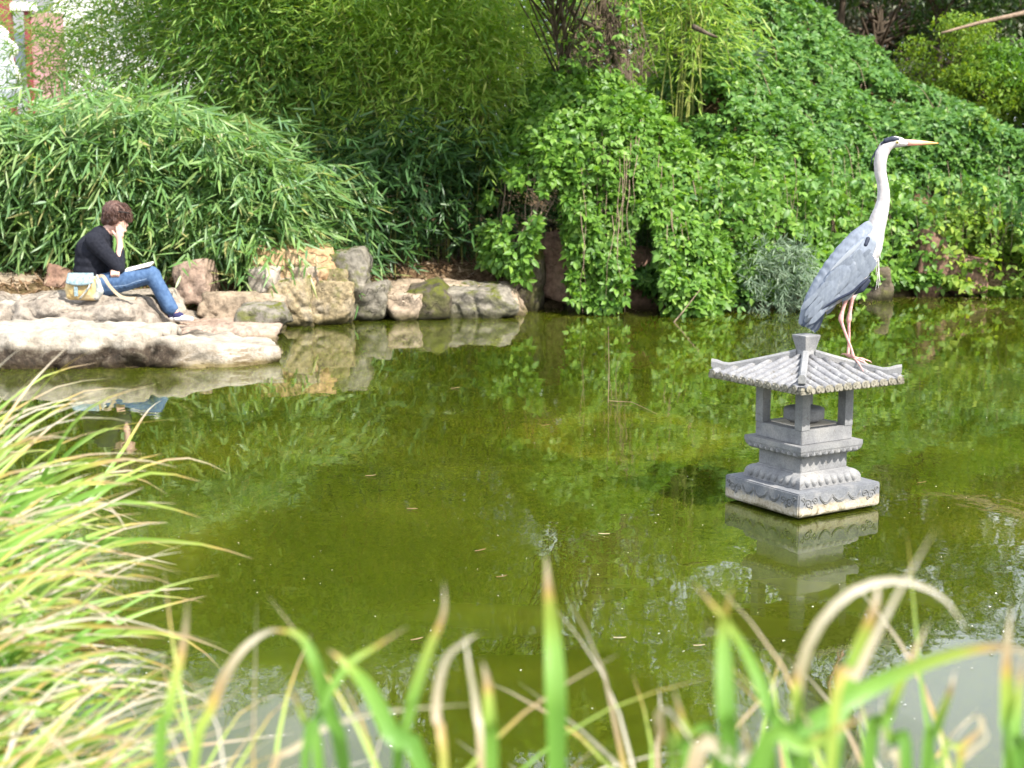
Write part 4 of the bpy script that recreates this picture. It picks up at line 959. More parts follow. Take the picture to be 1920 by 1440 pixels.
# ------------------------------------------------------------------ creepers
def creeper_leaves(Pt, Out, size, jit=.62, trip=3):
    """leaflets in threes; Out = outward direction of the surface"""
    n = len(Pt); Out = unit(Out)
    Nn = unit(Out * .8 + np.array([0, 0, .75]) + NM(size=(n, 3)) * jit)
    A0 = unit(Out * .55 + np.array([0, 0, -.75]) + NM(size=(n, 3)) * .55)
    A0, S0, Nn = frames(A0, Nn)
    r = []
    for k in range(trip):
        an = (k - (trip - 1) / 2) * 1.15 + NM(size=n) * .15
        Ak = A0 * np.cos(an)[:, None] + S0 * np.sin(an)[:, None] + NM(size=(n, 3)) * .12
        L = size * U(.55, 1.3, n) * (1 if k == (trip - 1) // 2 else .85)
        r.append(arr(Pt + Ak * .01, Ak, Nn + NM(size=(n, 3)) * .2, L, L * U(.50, .64, n)))
    return cat(*r)

# central mound of creeper over a shrub; world units at about 14 m
cv = thing('creeper_mound', (.85, 14.2, .2), 'bright green creeper mound with strands hanging to the water in the centre', 'creeper')
C0 = 14.2
def XP(px): return (px - 960) / 199.5
def ZP(py): return 1.5 - (py - 280) / 199.5 * .985
TOPX = [XP(v) for v in (900, 925, 950, 985, 1020, 1080, 1150, 1220, 1280, 1330, 1365, 1395)]
TOPZ = [ZP(v) for v in (380, 285, 240, 175, 150, 132, 140, 185, 245, 305, 390, 500)]
BOTX = [XP(v) for v in (900, 915, 960, 990, 1006, 1014, 1036, 1050, 1062, 1110, 1150, 1165, 1180, 1205, 1222, 1240, 1300, 1360, 1392)]
BOTZ = [ZP(v) for v in (500, 500, 520, 535, 450, 370, 345, 350, 560, 582, 575, 560, 420, 400, 430, 585, 588, 585, 560)]
def cfront(x, z):      # distance of the mound's front surface
    zt = np.interp(x, TOPX, TOPZ); u = np.clip((zt - z) / 2.2, 0, 1)
    e = np.clip(np.abs((x - XP(1150)) / 1.25), 0, 1)
    return C0 + .75 - 1.5 * np.sqrt(np.clip(1 - (1 - u) ** 2.2, 0, 1)) + .15 * e ** 3
n = 7200
x = U(XP(902), XP(1395), n); zt = np.interp(x, TOPX, TOPZ); zb = np.interp(x, BOTX, BOTZ)
u = U(0, 1, n) ** .95; z = zt + .03 - (zt - zb) * u
Q = np.stack([x * 2.3, z * 1.6, x * 0 + 3], 1); lm = lump(Q)
keep = (lump(np.stack([x * 4.6, z * 2.2, x * 0 + 9], 1)) > -.50)
y = cfront(x, z) - lm * .24 + np.abs(NM(size=n)) * .16
Pt = np.stack([x, y, z], 1)[keep]
ox = (Pt[:, 0] - XP(1150)) / 1.6
Out = np.stack([ox, -np.ones(len(Pt)), .6 * (1 - u[keep])], 1)
a1 = creeper_leaves(Pt, Out, .082)
# the top and back so that the mound is round from the side too
n = 2600; th_ = U(0, 2 * PI, n); rr_ = np.sqrt(U(0, 1, n)); x = XP(1140) + np.cos(th_) * rr_ * 1.0; y = C0 + .75 + np.sin(th_) * rr_ * .8
zt = np.interp(x, TOPX, TOPZ) - np.clip(np.abs(y - C0 - .6), 0, 2) ** 2 * .7 + NM(size=n) * .05
a2 = creeper_leaves(np.stack([x, y, zt], 1), np.stack([x * 0, np.sign(y - C0 - .8) * .5, x * 0 + 1], 1), .082)
foliage(cv, TO, cat(a1, a2), L_vine, 'foliage', 300)
m = MB()
def strand(m, x0, y0, z0, z1, sway=.12, r=.0045):
    pts = []; a = random.uniform(-sway, sway); b_ = random.uniform(-sway, sway)
    for j in range(7):
        u = j / 6; pts.append(Vector((x0 + a * u * u + .02 * math.sin(u * 9 + x0 * 7), y0 - .10 * math.sin(u * PI) + b_ * u * .5, z0 + (z1 - z0) * u)))
    m.tube(pts, [r * (1 - .6 * j / 6) for j in range(7)], 4, False)
for i in range(60):
    x0 = random.uniform(XP(915), XP(1385)); zt_ = float(np.interp(x0, TOPX, TOPZ)); zb_ = float(np.interp(x0, BOTX, BOTZ)); z0_ = random.uniform(.4, .95) * (zt_ - zb_) + zb_
    strand(m, x0, float(cfront(np.array([x0]), np.array([z0_]))[0]) - .02, z0_, max(.03, zb_ - random.uniform(-.1, .08)), .10)
for k in range(9):  # diagonal bare stems on the left lobe
    a = Vector((XP(1065 + random.uniform(-20, 20)), C0 - .3, ZP(300 + random.uniform(-20, 20)))); b_ = Vector((XP(975 + random.uniform(-22, 22)), C0 - .45, ZP(490 + random.uniform(-40, 40))))
    m.tube(catmull([a, a.lerp(b_, .5) + Vector((random.uniform(-.04, .04), 0, .08)), b_], 8), .005, 4, False)
m.build('stems', M_stem, cv, True, 'stuff')

# creeper over the slope on the right, several plants side by side
def slope_pts(n, x0, x1, t0=0.0, t1=1.0, pw=1.35):
    x = U(x0, x1, n); t = t0 + (t1 - t0) * U(0, 1, n) ** pw
    y = shore(x) - .12 + t * 4.1; z = np.maximum(mound_z(x, y), .12)
    Q = np.stack([x * 1.5, y * 1.5, z * 1.6], 1); lm = lump(Q) + .45 * lump(Q * 2.6)
    Out = np.stack([x * 0 - .05, -np.ones(n) * .8, x * 0 + .75], 1)
    off = lm * .24 + np.abs(NM(size=n)) * -.10 + .12
    q = np.stack([x, y, z], 1) + unit(Out) * off[:, None]
    keep = (lump(Q * 2.1 + 5) > -.50)
    return q[keep], Out[keep]
sl_labels = ['creeper carpet behind the middle mound, running up beside the dark trunk', 'creeper carpet on the high crest above the grey green tussock', 'creeper carpet behind the heron\'s body, hanging to the water', 'creeper carpet right of the heron\'s neck, below its beak', 'creeper carpet at the right edge of the slope']
for lab, x0, x1, n in zip(sl_labels, (1.2, 2.2, 3.3, 4.4, 5.5), (2.2, 3.3, 4.4, 5.5, 7.6), (6500, 8500, 8200, 7600, 9000)):
    xm = (x0 + x1) / 2; t_ = thing('slope_creeper', (xm, float(shore(xm)) + 1, 1.0), lab, 'creeper', 'creepers covering the right slope')
    q, O_ = slope_pts(n, x0, x1)
    a = creeper_leaves(q, O_, .084)
    # curtain at the foot: scalloped strands over the water
    xs_ = []; 
    for k in range(int((x1 - x0) * 10)):
        xc = random.uniform(x0, x1); zb_ = random.choice([.04, .06, .10, .16, .3]) if xc > 2.1 else .1
        for j in range(46):
            u_ = random.random(); xs_.append((xc + random.gauss(0, .09) * (1 - .4 * u_), 0, zb_ + (1.25 - zb_) * (1 - u_)))
    c_ = np.array(xs_); c_[:, 1] = shore(c_[:, 0]) - .12 + .16 * c_[:, 2] - np.abs(NM(size=len(c_))) * .10
    a = cat(a, creeper_leaves(c_, np.tile([0, -1, .15], (len(c_), 1)), .086))
    pm = lump(a[0] * .9 + 3) + NM(size=len(a[0])) * .12 > .30
    foliage(t_, TO, tuple(q_[~pm] for q_ in a), L_vine2, 'foliage', 300)
    foliage(t_, TO, tuple(q_[pm] for q_ in a), L_vine3 if x0 > 4 else L_vine, 'lighter_foliage', 0)
    m = MB()
    for k in range(14):
        xc = random.uniform(x0, x1); yy = float(shore(xc)) - .10; strand(m, xc, yy + .12, random.uniform(.8, 1.5), random.uniform(.03, .4), .1, .0028)
    for k in range(12):
        xc = random.uniform(x0, x1); tt = random.uniform(.15, .9); yy = float(shore(xc)) - .12 + tt * 4.1; zz_ = float(mound_z(np.array([xc]), np.array([yy]))[0])
        p0 = Vector((xc, yy, zz_ + .06)); y2 = yy - .6; z2 = max(.1, float(mound_z(np.array([xc]), np.array([y2]))[0])); m.tube(catmull([p0, Vector((xc + random.uniform(-.1, .1), yy - .35, (zz_ + z2) / 2 + .16)), Vector((xc + random.uniform(-.2, .2), y2, z2 + .05))], 8), .003, 4, False)
    m.build('stems', M_stem, t_, True, 'stuff')

# dark leaning trunk wrapped in dead stems, above the mound
tr = thing('bare_tree', (XP(1150), 16.0, 1.5), 'dark leaning trunk hung with bare dead stems above the creeper mound', 'tree')
Dk = 15.0
m = MB(); m.tube(catmull([P(1190, 260, Dk), P(1165, 120, Dk), P(1135, 20, Dk), P(1090, -120, Dk), P(1050, -300, Dk + .3), P(1010, -560, Dk + .6)], 16), [.10 - .004 * j for j in range(16)], 10, True); m.build('trunk', M_bark, tr, True)
m = MB()
for k in range(130):
    x = random.uniform(1065, 1195); y0 = random.uniform(-40, 60); y1 = random.uniform(90, 190)
    m.tube(catmull([P(x, y0, Dk - .3), P(x + random.uniform(-22, 22), (y0 + y1) / 2, Dk - .42), P(x + random.uniform(-35, 45), y1, Dk - .45)], 6), random.uniform(.002, .006), 4, False)
m.build('dead_stems', M_stem2, tr, True, 'stuff')
m = MB()
for (a, b_, c_) in (((1130, 60), (1070, 20), (1040, -60)), ((1300, 50), (1320, 60), (1345, 70))):
    m.tube(catmull([P(*a, Dk - .4), P(*b_, Dk - .5), P(*c_, Dk - .5)], 8), [.03, .028, .026, .024, .02, .018, .015, .01], 6)
m.build('branch', M_bark, tr, True)
n = 130; c_ = np.array([P(U(1040, 1200), U(-30, 190), Dk - .5 + U(-.15, .2)) for _ in range(n)]); foliage(tr, TO, creeper_leaves(c_, np.tile([0, -1, .3], (n, 1)), .08), L_vine, 'creeper_leaves', 60)

# tussock of silvery grass-like shoots at the foot between the two creepers
ts = thing('tussock', (XP(1450), 14.3, .15), 'grey green feathery tussock at the waterline between the two creepers', 'plant')
C = np.stack([U(XP(1392), XP(1525), 420), 14.05 + U(-.25, .35, 420), U(.05, .62, 420)], 1); D = np.stack([NM(size=420) * .6, -np.abs(NM(size=420)) * .6, NM(size=420) * .7 + .1], 1)
foliage(ts, TS, sprays(C, D, .10, .011, 7, U(.1, .22, 420)), L_silver, 'foliage', 150)
# dark grassy plants inside the hollows under the creeper
for lab, xa, xb in (('dark grassy plant in the left hollow under the creeper', 990, 1080), ('dark grassy plant in the right hollow under the creeper', 1160, 1260)):
    t_ = thing('grassy_plant', (XP((xa + xb) / 2), 14.5, .5), lab, 'plant'); n = 90
    C = np.stack([U(XP(xa), XP(xb), n), 14.5 + U(-.2, .3, n), U(.45, 1.1, n)], 1); D = NM(size=(n, 3)) * .5 + np.array([0, -.3, .6])
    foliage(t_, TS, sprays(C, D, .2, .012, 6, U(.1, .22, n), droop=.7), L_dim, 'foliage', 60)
# fan palm leaf tuft on the slope
fp = thing('fan_palm', P(1392, 120, 17.2), 'small grey green fan palm poking out of the creeper near the crest', 'palm')
c0 = P(1392, 112, 17.0)
for k in range(34):
    an = random.uniform(0, 2 * PI); d = np.array([[math.cos(an), -.5, math.sin(an)]]); L = np.array([random.uniform(.24, .36)])
    feather(c0 + Vector((random.gauss(0, .03), 0, random.gauss(0, .03))), Vector(d[0]), (0, -1, .2), float(L[0]), .022, L_silver, 'palm_blade', .12, fp)

# ------------------------------------------------------------------ trees and bushes further back
def crown(name, label, base, zc, rad, n, leaf, mt, tm=TM, trunk=.12, group=None, clumps=26, catg='tree', lean=0.0, dy=0.0):
    th = thing(name, (base[0], base[1], float(gnd(np.array([base[0]]), np.array([base[1]]))[0]) - .05), label, catg, group)
    z0 = wloc(th).z; m = MB(); top = Vector((base[0] + lean, base[1] + dy, zc + rad[2] * .3)); b0 = Vector(wloc(th))
    m.tube(catmull([b0, b0.lerp(top, .4) + Vector((.1, 0, 0)), top], 10), [trunk * (1 - .8 * j / 9) for j in range(10)], 8)
    m.build('trunk', M_bark, th, True)
    cs = []
    mb = MB()
    for i in range(clumps):
        d = Vector(NM(size=3)).normalized() * random.uniform(.45, 1) ** .6; c = Vector((base[0] + lean + d.x * rad[0], base[1] + dy + d.y * rad[1], zc + d.z * rad[2])); cs.append((c, random.uniform(.25, .45) * min(rad) ** .5))
        s0 = b0.lerp(top, random.uniform(.45, .95)); mb.tube(catmull([s0, s0.lerp(c, .5) + Vector((0, 0, .12)), c], 6), [trunk * .28, trunk * .22, trunk * .17, trunk * .12, trunk * .08, trunk * .04], 5, False)
    mb.build('limbs', M_bark, th, True)
    per = n // clumps; Pt = []
    for c, r in cs:
        q = rand_dir(per) * (r * U(.2, 1, per) ** .45)[:, None] * np.array([1.25, 1.1, .8]); Pt.append(np.array(c) + q)
    Pt = np.concatenate(Pt); nn = len(Pt)
    A = unit(NM(size=(nn, 3)) + np.array([0, 0, -.5])); N_ = unit(np.array([0, 0, 1.0]) + NM(size=(nn, 3)) * .6); L = leaf * U(.6, 1.2, nn)
    foliage(th, tm, (Pt, A, N_, L, L * U(.35, .5, nn)), mt, 'crown')
    return th
TG = 'trees beyond the slope'
crown('tree', 'dark tree with pale sunlit leaves behind the crest, upper right', (6.2, 26), 4.1, (2.6, 1.6, 1.7), 17000, .14, L_pale, group=TG, clumps=46)
crown('tree', 'dark tree at the upper right corner with grey green crown', (9.4, 27), 4.1, (2.6, 1.6, 1.8), 16000, .14, L_pale, group=TG, clumps=42)
crown('tree', 'dark green tree behind the bamboo spray and the trunk', (3.0, 23), 3.9, (2.2, 1.5, 1.2), 10000, .13, L_tree, group=TG, clumps=40)
crown('bush', 'yellow green bush with fine leaves at the crest, right of the pale tree', (5.95, 20.6), 2.75, (.62, .6, .60), 5500, .075, L_yel, trunk=.04, clumps=26, catg='bush')
crown('bush', 'yellow green bush lower down the crest near the right edge', (6.15, 20.0), 2.25, (.55, .5, .34), 5200, .075, L_yel, trunk=.04, clumps=24, catg='bush')
crown('bush', 'bright green rounded bush cut by the right edge', (6.75, 20.2), 2.35, (.60, .6, .52), 6500, .085, L_vine, trunk=.04, clumps=26, catg='bush')
# branch reaching in at the upper right
br = thing('bare_branch', P(1930, 20, 19.5), 'bare brown branch reaching in at the upper right corner', 'branch')
m = MB(); m.tube(catmull([P(2250, -60, 19.9), P(2060, -10, 19.6), P(1930, 22, 19.5), P(1840, 42, 19.4), P(1765, 62, 19.3)], 20), [.05 - .0018 * j for j in range(20)], 6); m.build('limb', M_stem, br, True)
# high crowns above the frame that the water mirrors
for lab, bxy, zc, rd, n in (('tall leafy tree crown rising out of the picture above the bamboo', (-.6, 19.0), 5.2, (2.0, 1.3, 1.0), 3200), ('tall tree crown rising out of the picture above the trunk', (1.2, 18.6), 5.0, (1.9, 1.3, 1.3), 7000),
                            ('tall airy tree crown rising out of the picture over the slope', (4.6, 21.8), 5.0, (2.3, 1.3, 1.5), 9500), ('tall airy tree crown rising out of the picture over the right slope', (7.9, 22.0), 4.6, (1.7, 1.3, 1.4), 8000), ('tall airy tree crown rising out of the picture behind the yellow green bush', (6.3, 22.8), 4.8, (1.6, 1.2, 1.6), 9000)):
    crown('tall_tree', lab, bxy, zc, rd, n, .12, L_tree, trunk=.07, group='tall trees above the frame', clumps=40)
crown('tall_tree', 'overhanging tree rooted behind the creeper mound, its crown above the picture shading the hollow', (.75, 16.3), 3.80, (1.35, .8, .58), 8000, .15, L_fine, trunk=.045, group='tall trees above the frame', clumps=46, lean=-.55, dy=-3.1)
# wood far back: closes the view between the trees
n = 60000; x = U(-7.5, 19, n); t_ = U(0, 1, n); hmax = np.interp(x, [-7.5, -6.3, -5.5, -4.6, 0, 6, 19], [1.2, 1.4, 1.6, 3.6, 4.2, 5.2, 5.0]) + lump(np.stack([x * .9, x * 0, x * 0], 1)) * .5
z = t_ * hmax; y = 28 + lump(np.stack([x * .7, z * .8, x * 0], 1)) * 1.0 + U(0, .8, n)
a = (np.stack([x, y, z], 1), unit(NM(size=(n, 3))), unit(NM(size=(n, 3)) + np.array([0, -.6, .6])), U(.16, .3, n), U(.09, .15, n))
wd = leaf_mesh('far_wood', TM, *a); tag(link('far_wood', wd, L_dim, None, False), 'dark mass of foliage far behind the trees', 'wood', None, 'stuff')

# dry litter under the bamboo, and leaves fallen on the ground
n = 5200; x = U(-4.6, 1.2, n); y = shore(x) + .12 + np.abs(NM(size=n)) * .55; z = gnd(x, y) + .012
a = (np.stack([x, y, z], 1), unit(NM(size=(n, 3)) * np.array([1, 1, .25])), unit(NM(size=(n, 3)) * .4 + np.array([0, 0, 1])), U(.04, .14, n), U(.008, .02, n))
tag(link('leaf_litter', leaf_mesh('leaf_litter', TS, *a), L_dead, None, False), 'dry brown bamboo litter on the bank above the rocks', 'litter', None, 'stuff')
m = MB()
for i in range(60):
    p = Vector((random.uniform(-2.2, .3), 0, 0)); p.y = float(shore(p.x)) + random.uniform(.15, .8); p.z = float(gnd(np.array([p.x]), np.array([p.y]))[0]) + .02; d = Vector((random.gauss(0, 1), random.gauss(0, 1), random.uniform(0, .6))).normalized() * random.uniform(.1, .35)
    m.tube([p, p + d * .5 + Vector((0, 0, .02)), p + d], [.004, .003, .001], 4)
tag(m.build('twig_litter', M_stem, None, True, 'stuff'), 'thin dry twigs lying on the bank', 'litter')

# ------------------------------------------------------------------ sedges: arching blades with dried tips
def sedgemat(name, shift):
    m, t, out = newmat(name)
    uv = t.nodes.new('ShaderNodeUVMap'); sx = t.nodes.new('ShaderNodeSeparateXYZ'); t.links.new(uv.outputs[0], sx.inputs[0])
    oi = t.nodes.new('ShaderNodeObjectInfo')
    u = math_(t, 'ADD', sx.outputs[0], math_(t, 'MULTIPLY', math_(t, 'SUBTRACT', oi.outputs['Random'], .5), .34))
    u = math_(t, 'ADD', u, shift)
    c = ramp(t, u, [(.15, (.13, .28, .05)), (.42, (.20, .36, .07)), (.60, (.34, .42, .09)), (.66, (.48, .35, .12)), (.70, (.42, .30, .18)), (.80, (.50, .42, .32)), (1, (.52, .47, .40))])
    st = noise_(t, 1, 2, .5, None); 
    wv = t.nodes.new('ShaderNodeTexWave'); wv.inputs['Scale'].default_value = 3; wv.inputs['Distortion'].default_value = 1.5; wv.bands_direction = 'Y'; t.links.new(uv.outputs[0], wv.inputs['Vector'])
    c = mixc(t, .35, c, ramp(t, wv.outputs[1], [(0, (.5, .55, .5)), (1, (1.25, 1.2, 1.2))]), 'MULTIPLY')
    b = princ(t, out, c, .42, .4)
    tr = t.nodes.new('ShaderNodeBsdfTranslucent'); t.links.new(mixc(t, 1.0, c, (1.3, 1.3, .6), 'MULTIPLY'), tr.inputs['Color'])
    mx = t.nodes.new('ShaderNodeMixShader'); mx.inputs[0].default_value = .4
    t.links.new(b.outputs[0], mx.inputs[1]); t.links.new(tr.outputs[0], mx.inputs[2]); t.links.new(mx.outputs[0], out.inputs[0]); return m
M_sedge = sedgemat('sedge_blade', -.16); M_sedge_dead = sedgemat('sedge_blade_dry', .40)
def blade(parent, pts, w, mat, n=13, face=None, twist=.3):
    c = catmull(pts, n); V_, F_, UV_ = [], [], []
    tw = random.uniform(-twist, twist)
    for i, p in enumerate(c):
        u = i / (n - 1); tg = (c[min(i + 1, n - 1)] - c[max(i - 1, 0)]).normalized()
        f = face if face is not None else Vector((0, -1, .25))
        s1 = tg.cross(f); s1 = s1.normalized() if s1.length > .05 else tg.orthogonal().normalized()
        s1 = Quaternion(tg, tw * (u - .3) * 2) @ s1; nn = s1.cross(tg)
        ww = w * .5 * min(1, .55 + u * 1.5) * max(.02, 1 - max(0, (u - .42) / .58) ** 1.3)
        V_ += [p - s1 * ww, p - nn * ww * .45, p + s1 * ww]; UV_ += [(u, 0), (u, .5), (u, 1)]
    for i in range(n - 1):
        for k in range(2): F_.append((i * 3 + k, (i + 1) * 3 + k, (i + 1) * 3 + k + 1, i * 3 + k + 1))
    me = bpy.data.meshes.new('blade'); me.from_pydata([tuple(v) for v in V_], [], F_); ul = me.uv_layers.new(name='UVMap')
    li = np.array([v for f in F_ for v in f]); ul.data.foreach_set('uv', np.array(UV_)[li].reshape(-1)); me.update()
    return link('blade', me, mat, parent, True)

# left tufts arching over the water
def tuft(label, roots, nb, L0, L1, w, az=0.0, azs=.7, e0=.9, zr=.34):
    rx, ry, rs = roots; th = thing('sedge_tuft', (rx, ry, zr - .03), label, 'sedge', 'sedge tufts on the near bank')
    for i in range(nb):
        b = Vector((rx + random.gauss(0, rs[0]), ry + random.gauss(0, rs[1]), zr - .05)); L = random.uniform(L0, L1)
        a = az + random.gauss(0, azs); e = min(1.45, max(.35, e0 + random.gauss(0, .25))); p = b.copy(); pts = [p.copy()]; k = random.uniform(.9, 1.9) / L
        ns = 7; d_e = e
        for j in range(ns):
            p = p + Vector((math.cos(a) * math.cos(d_e), math.sin(a) * math.cos(d_e), math.sin(d_e))) * (L / ns); pts.append(p.copy())
            d_e -= k * (L / ns) * (.4 + 1.2 * j / ns) * random.uniform(.3, 1.7); a += random.gauss(0, .13)
        dead = random.random() < .16
        blade(th, pts, w * random.uniform(.6, 1.15) * (.8 if dead else 1), M_sedge_dead if dead else M_sedge, 13, Vector((0, -.6, .9)) if random.random() < .5 else Vector((0, -1, .3)), .8)
    return th
tuft('sedge tuft at the left edge, highest of the arching blades', (-1.36, 3.0, (.10, .25)), 270, .46, .80, .016, 0, .9, 1.0, .52)
tuft('sedge tuft at the left edge below the highest one, hanging over the water', (-1.17, 2.55, (.09, .2)), 285, .38, .68, .015, -.05, .9, .95, .44)
tuft('dense sedge tuft at lower left with many dry blades', (-.92, 2.1, (.09, .14)), 280, .34, .60, .013, .05, .9, .9, .38)
tuft('blurred sedge tuft filling the lower left corner', (-.68, 1.66, (.14, .10)), 240, .42, .72, .010, .2, 1.1, 1.0)
tuft('low blurred sedge tuft along the bottom left of the middle', (-.22, 1.52, (.17, .06)), 55, .60, .80, .010, .6, 1.3, 1.15)
tuft('low blurred sedge tuft along the bottom right of the middle', (.40, 1.52, (.15, .06)), 55, .60, .82, .011, 1.5, 1.3, 1.15)

HB = {
 'single tall sedge blade with a bleached tip in the bottom middle': [(1.35, 44, 0, [(1050, 1900), (1044, 1480), (1042, 1300), (1036, 1190), (1029, 1110), (1024, 1040)])],
 'sedge tuft at the bottom between the left corner and the single tall blade': [
   (1.3, 40, 0, [(840, 1900), (800, 1520), (735, 1380), (690, 1290), (650, 1245), (615, 1218)]),
   (1.35, 34, 0, [(690, 1900), (650, 1520), (615, 1330), (590, 1240), (560, 1190), (505, 1180)]),
   (1.45, 22, 1, [(330, 1900), (360, 1500), (400, 1320), (445, 1230), (500, 1185), (548, 1182)]),
   (1.35, 27, 0, [(735, 1900), (745, 1500), (762, 1360), (800, 1230), (832, 1150), (832, 1090)]),
   (1.3, 30, 0, [(925, 1900), (922, 1500), (918, 1360), (914, 1280), (904, 1238)]),
   (1.3, 19, 1, [(850, 1900), (835, 1500), (818, 1340), (835, 1240), (870, 1205), (898, 1188)]),
   (1.35, 20, 0, [(540, 1900), (570, 1500), (600, 1340), (650, 1250), (700, 1215), (765, 1175)]),
   (1.4, 17, 1, [(905, 1900), (905, 1500), (893, 1330), (880, 1250), (872, 1190)]),
   (1.5, 15, 1, [(560, 1900), (500, 1520), (560, 1400), (650, 1350), (760, 1330), (900, 1320)]),
   (1.4, 22, 0, [(560, 1900), (600, 1480), (570, 1350), (540, 1280)]),
   (1.35, 26, 0, [(300, 1900), (300, 1480), (318, 1330), (345, 1200), (352, 1120)])],
 'bright sedge tuft at the bottom under the lantern\'s reflection': [
   (1.25, 40, 0, [(1366, 1900), (1366, 1500), (1362, 1340), (1357, 1220), (1358, 1160), (1374, 1100)]),
   (1.3, 30, 0, [(1520, 1900), (1500, 1520), (1450, 1350), (1408, 1240), (1362, 1165), (1300, 1092)]),
   (1.35, 24, 1, [(1470, 1900), (1495, 1500), (1492, 1330), (1520, 1200), (1590, 1115), (1680, 1088), (1765, 1118), (1815, 1185)]),
   (1.25, 42, 0, [(1540, 1900), (1558, 1500), (1582, 1320), (1612, 1215), (1640, 1140), (1648, 1085)]),
   (1.25, 42, 0, [(1180, 1900), (1380, 1530), (1545, 1350), (1640, 1285), (1760, 1235), (1880, 1212), (1960, 1240)]),
   (1.3, 32, 0, [(1560, 1900), (1625, 1470), (1662, 1350), (1702, 1250), (1742, 1165)]),
   (1.2, 24, 1, [(1500, 1900), (1560, 1400), (1610, 1260), (1680, 1120), (1755, 990)]),
   (1.3, 30, 0, [(1530, 1900), (1508, 1500), (1497, 1350), (1494, 1270), (1503, 1218)]),
   (1.25, 34, 1, [(1150, 1900), (1290, 1500), (1390, 1425), (1490, 1375)]),
   (1.35, 20, 0, [(1420, 1900), (1345, 1470), (1290, 1370), (1262, 1290)]),
   (1.3, 20, 1, [(1290, 1900), (1262, 1480), (1245, 1400), (1236, 1338), (1262, 1340), (1330, 1440)]),
   (1.3, 28, 0, [(1310, 1900), (1290, 1500), (1275, 1400), (1262, 1345)]),
   (1.2, 38, 0, [(1380, 1900), (1420, 1500), (1520, 1400), (1640, 1330)]),
   (1.3, 24, 0, [(1440, 1900), (1450, 1500), (1410, 1420), (1385, 1330)]),
   (1.25, 30, 0, [(1610, 1900), (1560, 1480), (1540, 1400), (1500, 1330)])],
 'sedge tuft at the bottom right corner': [
   (1.3, 44, 0, [(1900, 1900), (1896, 1500), (1892, 1350), (1888, 1240), (1896, 1135)]),
   (1.35, 24, 0, [(1700, 1900), (1735, 1480), (1755, 1370), (1780, 1300), (1792, 1255)]),
   (1.4, 16, 1, [(1740, 1900), (1760, 1480), (1800, 1405), (1838, 1370), (1838, 1345), (1815, 1352), (1780, 1400)]),
   (1.35, 26, 0, [(1660, 1900), (1700, 1480), (1670, 1390), (1655, 1340)]),
   (1.3, 30, 0, [(1930, 1900), (1915, 1500), (1905, 1390), (1912, 1310), (1916, 1210)]),
   (1.4, 18, 1, [(1720, 1900), (1690, 1500), (1660, 1420), (1652, 1300)]),
   (1.4, 15, 1, [(1800, 1900), (1795, 1500), (1812, 1420), (1850, 1385), (1838, 1352)])]}
for lab, bl in HB.items():
    r0 = P(sum(b[3][0][0] for b in bl) / len(bl), 2000, 1.4); th = thing('sedge_tuft', (r0.x, r0.y, .3), lab, 'sedge', 'sedge tufts on the near bank')
    for D, w, dead, pl in bl:
        pts = [P(x, y, D + .05 * (1900 - y) / 900 * random.uniform(.3, 1)) for x, y in pl]; pts[0].z = .34; pts[0].x = pts[1].x * .8 + pts[0].x * .2
        blade(th, pts, w * D / FPX * .95, M_sedge_dead if dead else M_sedge, 18, Vector((random.uniform(-.3, .3), -1, .2)), .35)

# ------------------------------------------------------------------ floating bits
n = 300; px = U(250, 1900, n); py = 600 + (1400 - 600) * U(0, 1, n) ** 1.2; Pt = np.array([G(a, b, .003) for a, b in zip(px, py)])
ok = np.abs(Pt[:, 0] - LC.x) + np.abs(Pt[:, 1] - LC.y) > .5; Pt = Pt[ok]; n = len(Pt)
tag(link('floating_specks', leaf_mesh('floating_specks', TM, Pt, unit(np.stack([NM(size=n), NM(size=n), np.zeros(n)], 1)), np.tile([0, 0, 1.0], (n, 1)), U(.004, .011, n), U(.003, .007, n)), leafmat('floating_fluff', [(.3, .28, .2), (.6, .58, .5), (.75, .73, .68)], .1, (1, 1, 1), .8, .1), None, False), 'tiny pale specks drifting on the water', 'specks', None, 'stuff')
n = 900; x = U(-1.9, 6.5, n); y = shore(x) - .02 - np.abs(NM(size=n)) * .22; Pt = np.stack([x, y, x * 0 + .0035], 1)
tag(link('shore_scum', leaf_mesh('shore_scum', TM, Pt, unit(np.stack([NM(size=n), NM(size=n), np.zeros(n)], 1)), np.tile([0, 0, 1.0], (n, 1)), U(.008, .035, n), U(.005, .014, n)), L_dead, None, False), 'brown bits gathered on the water along the far shore', 'debris', None, 'stuff')
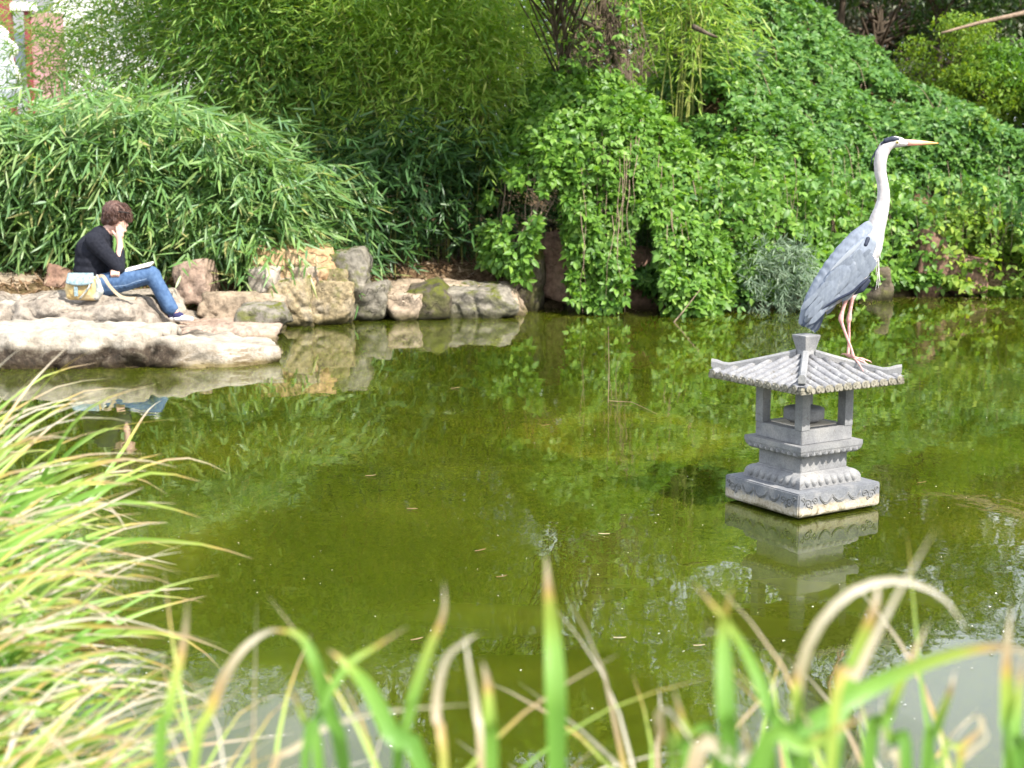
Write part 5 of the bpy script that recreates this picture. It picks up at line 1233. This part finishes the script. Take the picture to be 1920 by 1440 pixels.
fl = [(763, 953, .055), (890, 1033, .045), (1122, 1000, .05), (930, 1082, .04), (845, 728, .06), (685, 892, .05), (1150, 1195, .04), (770, 1200, .04), (1760, 630, .10), (1015, 798, .05), (1300, 1210, .035), (1720, 905, .04)]
fw = ['just left of the middle, curled and pale', 'below the curled pale one', 'left of the lantern\'s reflection, lower', 'low in the middle near the sedge tips', 'out from the low rocks', 'left of the middle in open water', 'right of the tall single blade', 'beside the bleached sedge tip', 'at the far right behind the lantern', 'on the pale submerged ring', 'in the lantern\'s mirrored roof', 'right of the lantern\'s plinth']
fa = ['curled pale', 'narrow tan', 'straight pale', 'short beige', 'long straw coloured', 'slender whitish', 'tiny beige', 'small brown', 'crooked pale', 'narrow straw', 'short tan', 'small tan']
for (x, y, L), w_, a_ in zip(fl, fw, fa):
    q = G(x, y, .004); a = random.uniform(-.5, .5); o = feather(q, (math.cos(a), math.sin(a), .02), (0, 0, 1), L, L * .18, L_dead, 'floating_leaf', -.08, 'none')
    w0_ = Vector(q); o.data.transform(Matrix.Translation(-w0_)); o.location = w0_; tag(o, a_ + ' dead leaf floating ' + w_, 'leaf', 'dead leaves floating on the pond')
stk = thing('dead_reed', G(1140, 755), 'thin upright dead reed standing in open water with a broken side stalk', 'reed')
b0 = G(1140, 755); m = MB(); m.tube([b0 - Vector((0, 0, .1)), b0 + Vector((.004, 0, .2)), b0 + Vector((-.003, 0, .46))], [.0028, .0022, .0012], 5); m.build('stalk', M_stem, stk)
m = MB(); m.tube([b0 + Vector((0, 0, .012)), b0 + Vector((.14, -.04, .010)), G(1232, 776, .004)], [.0022, .0018, .001], 5); m.build('side_stalk', M_stem, stk)
for (x, y, dx, dy, lab) in ((1255, 590, -.28, .22, 'thin dry twig slanting out of the water under the right creeper lobe'), (965, 560, .22, -.16, 'thin dry twig slanting into the water left of the middle strand'), (820, 560, -.1, -.12, 'thin dry twig leaning over the black notch')):
    b0 = G(x, y + 14); t_ = thing('dry_twig', b0, lab, 'twig', None); m = MB(); m.tube([b0 - Vector((0, 0, .05)), b0 + Vector((-dx * .4, .02, .08)), b0 + Vector((-dx, .1, abs(dy) + .06))], [.006, .005, .003], 5); m.build('stick', M_stem, t_)
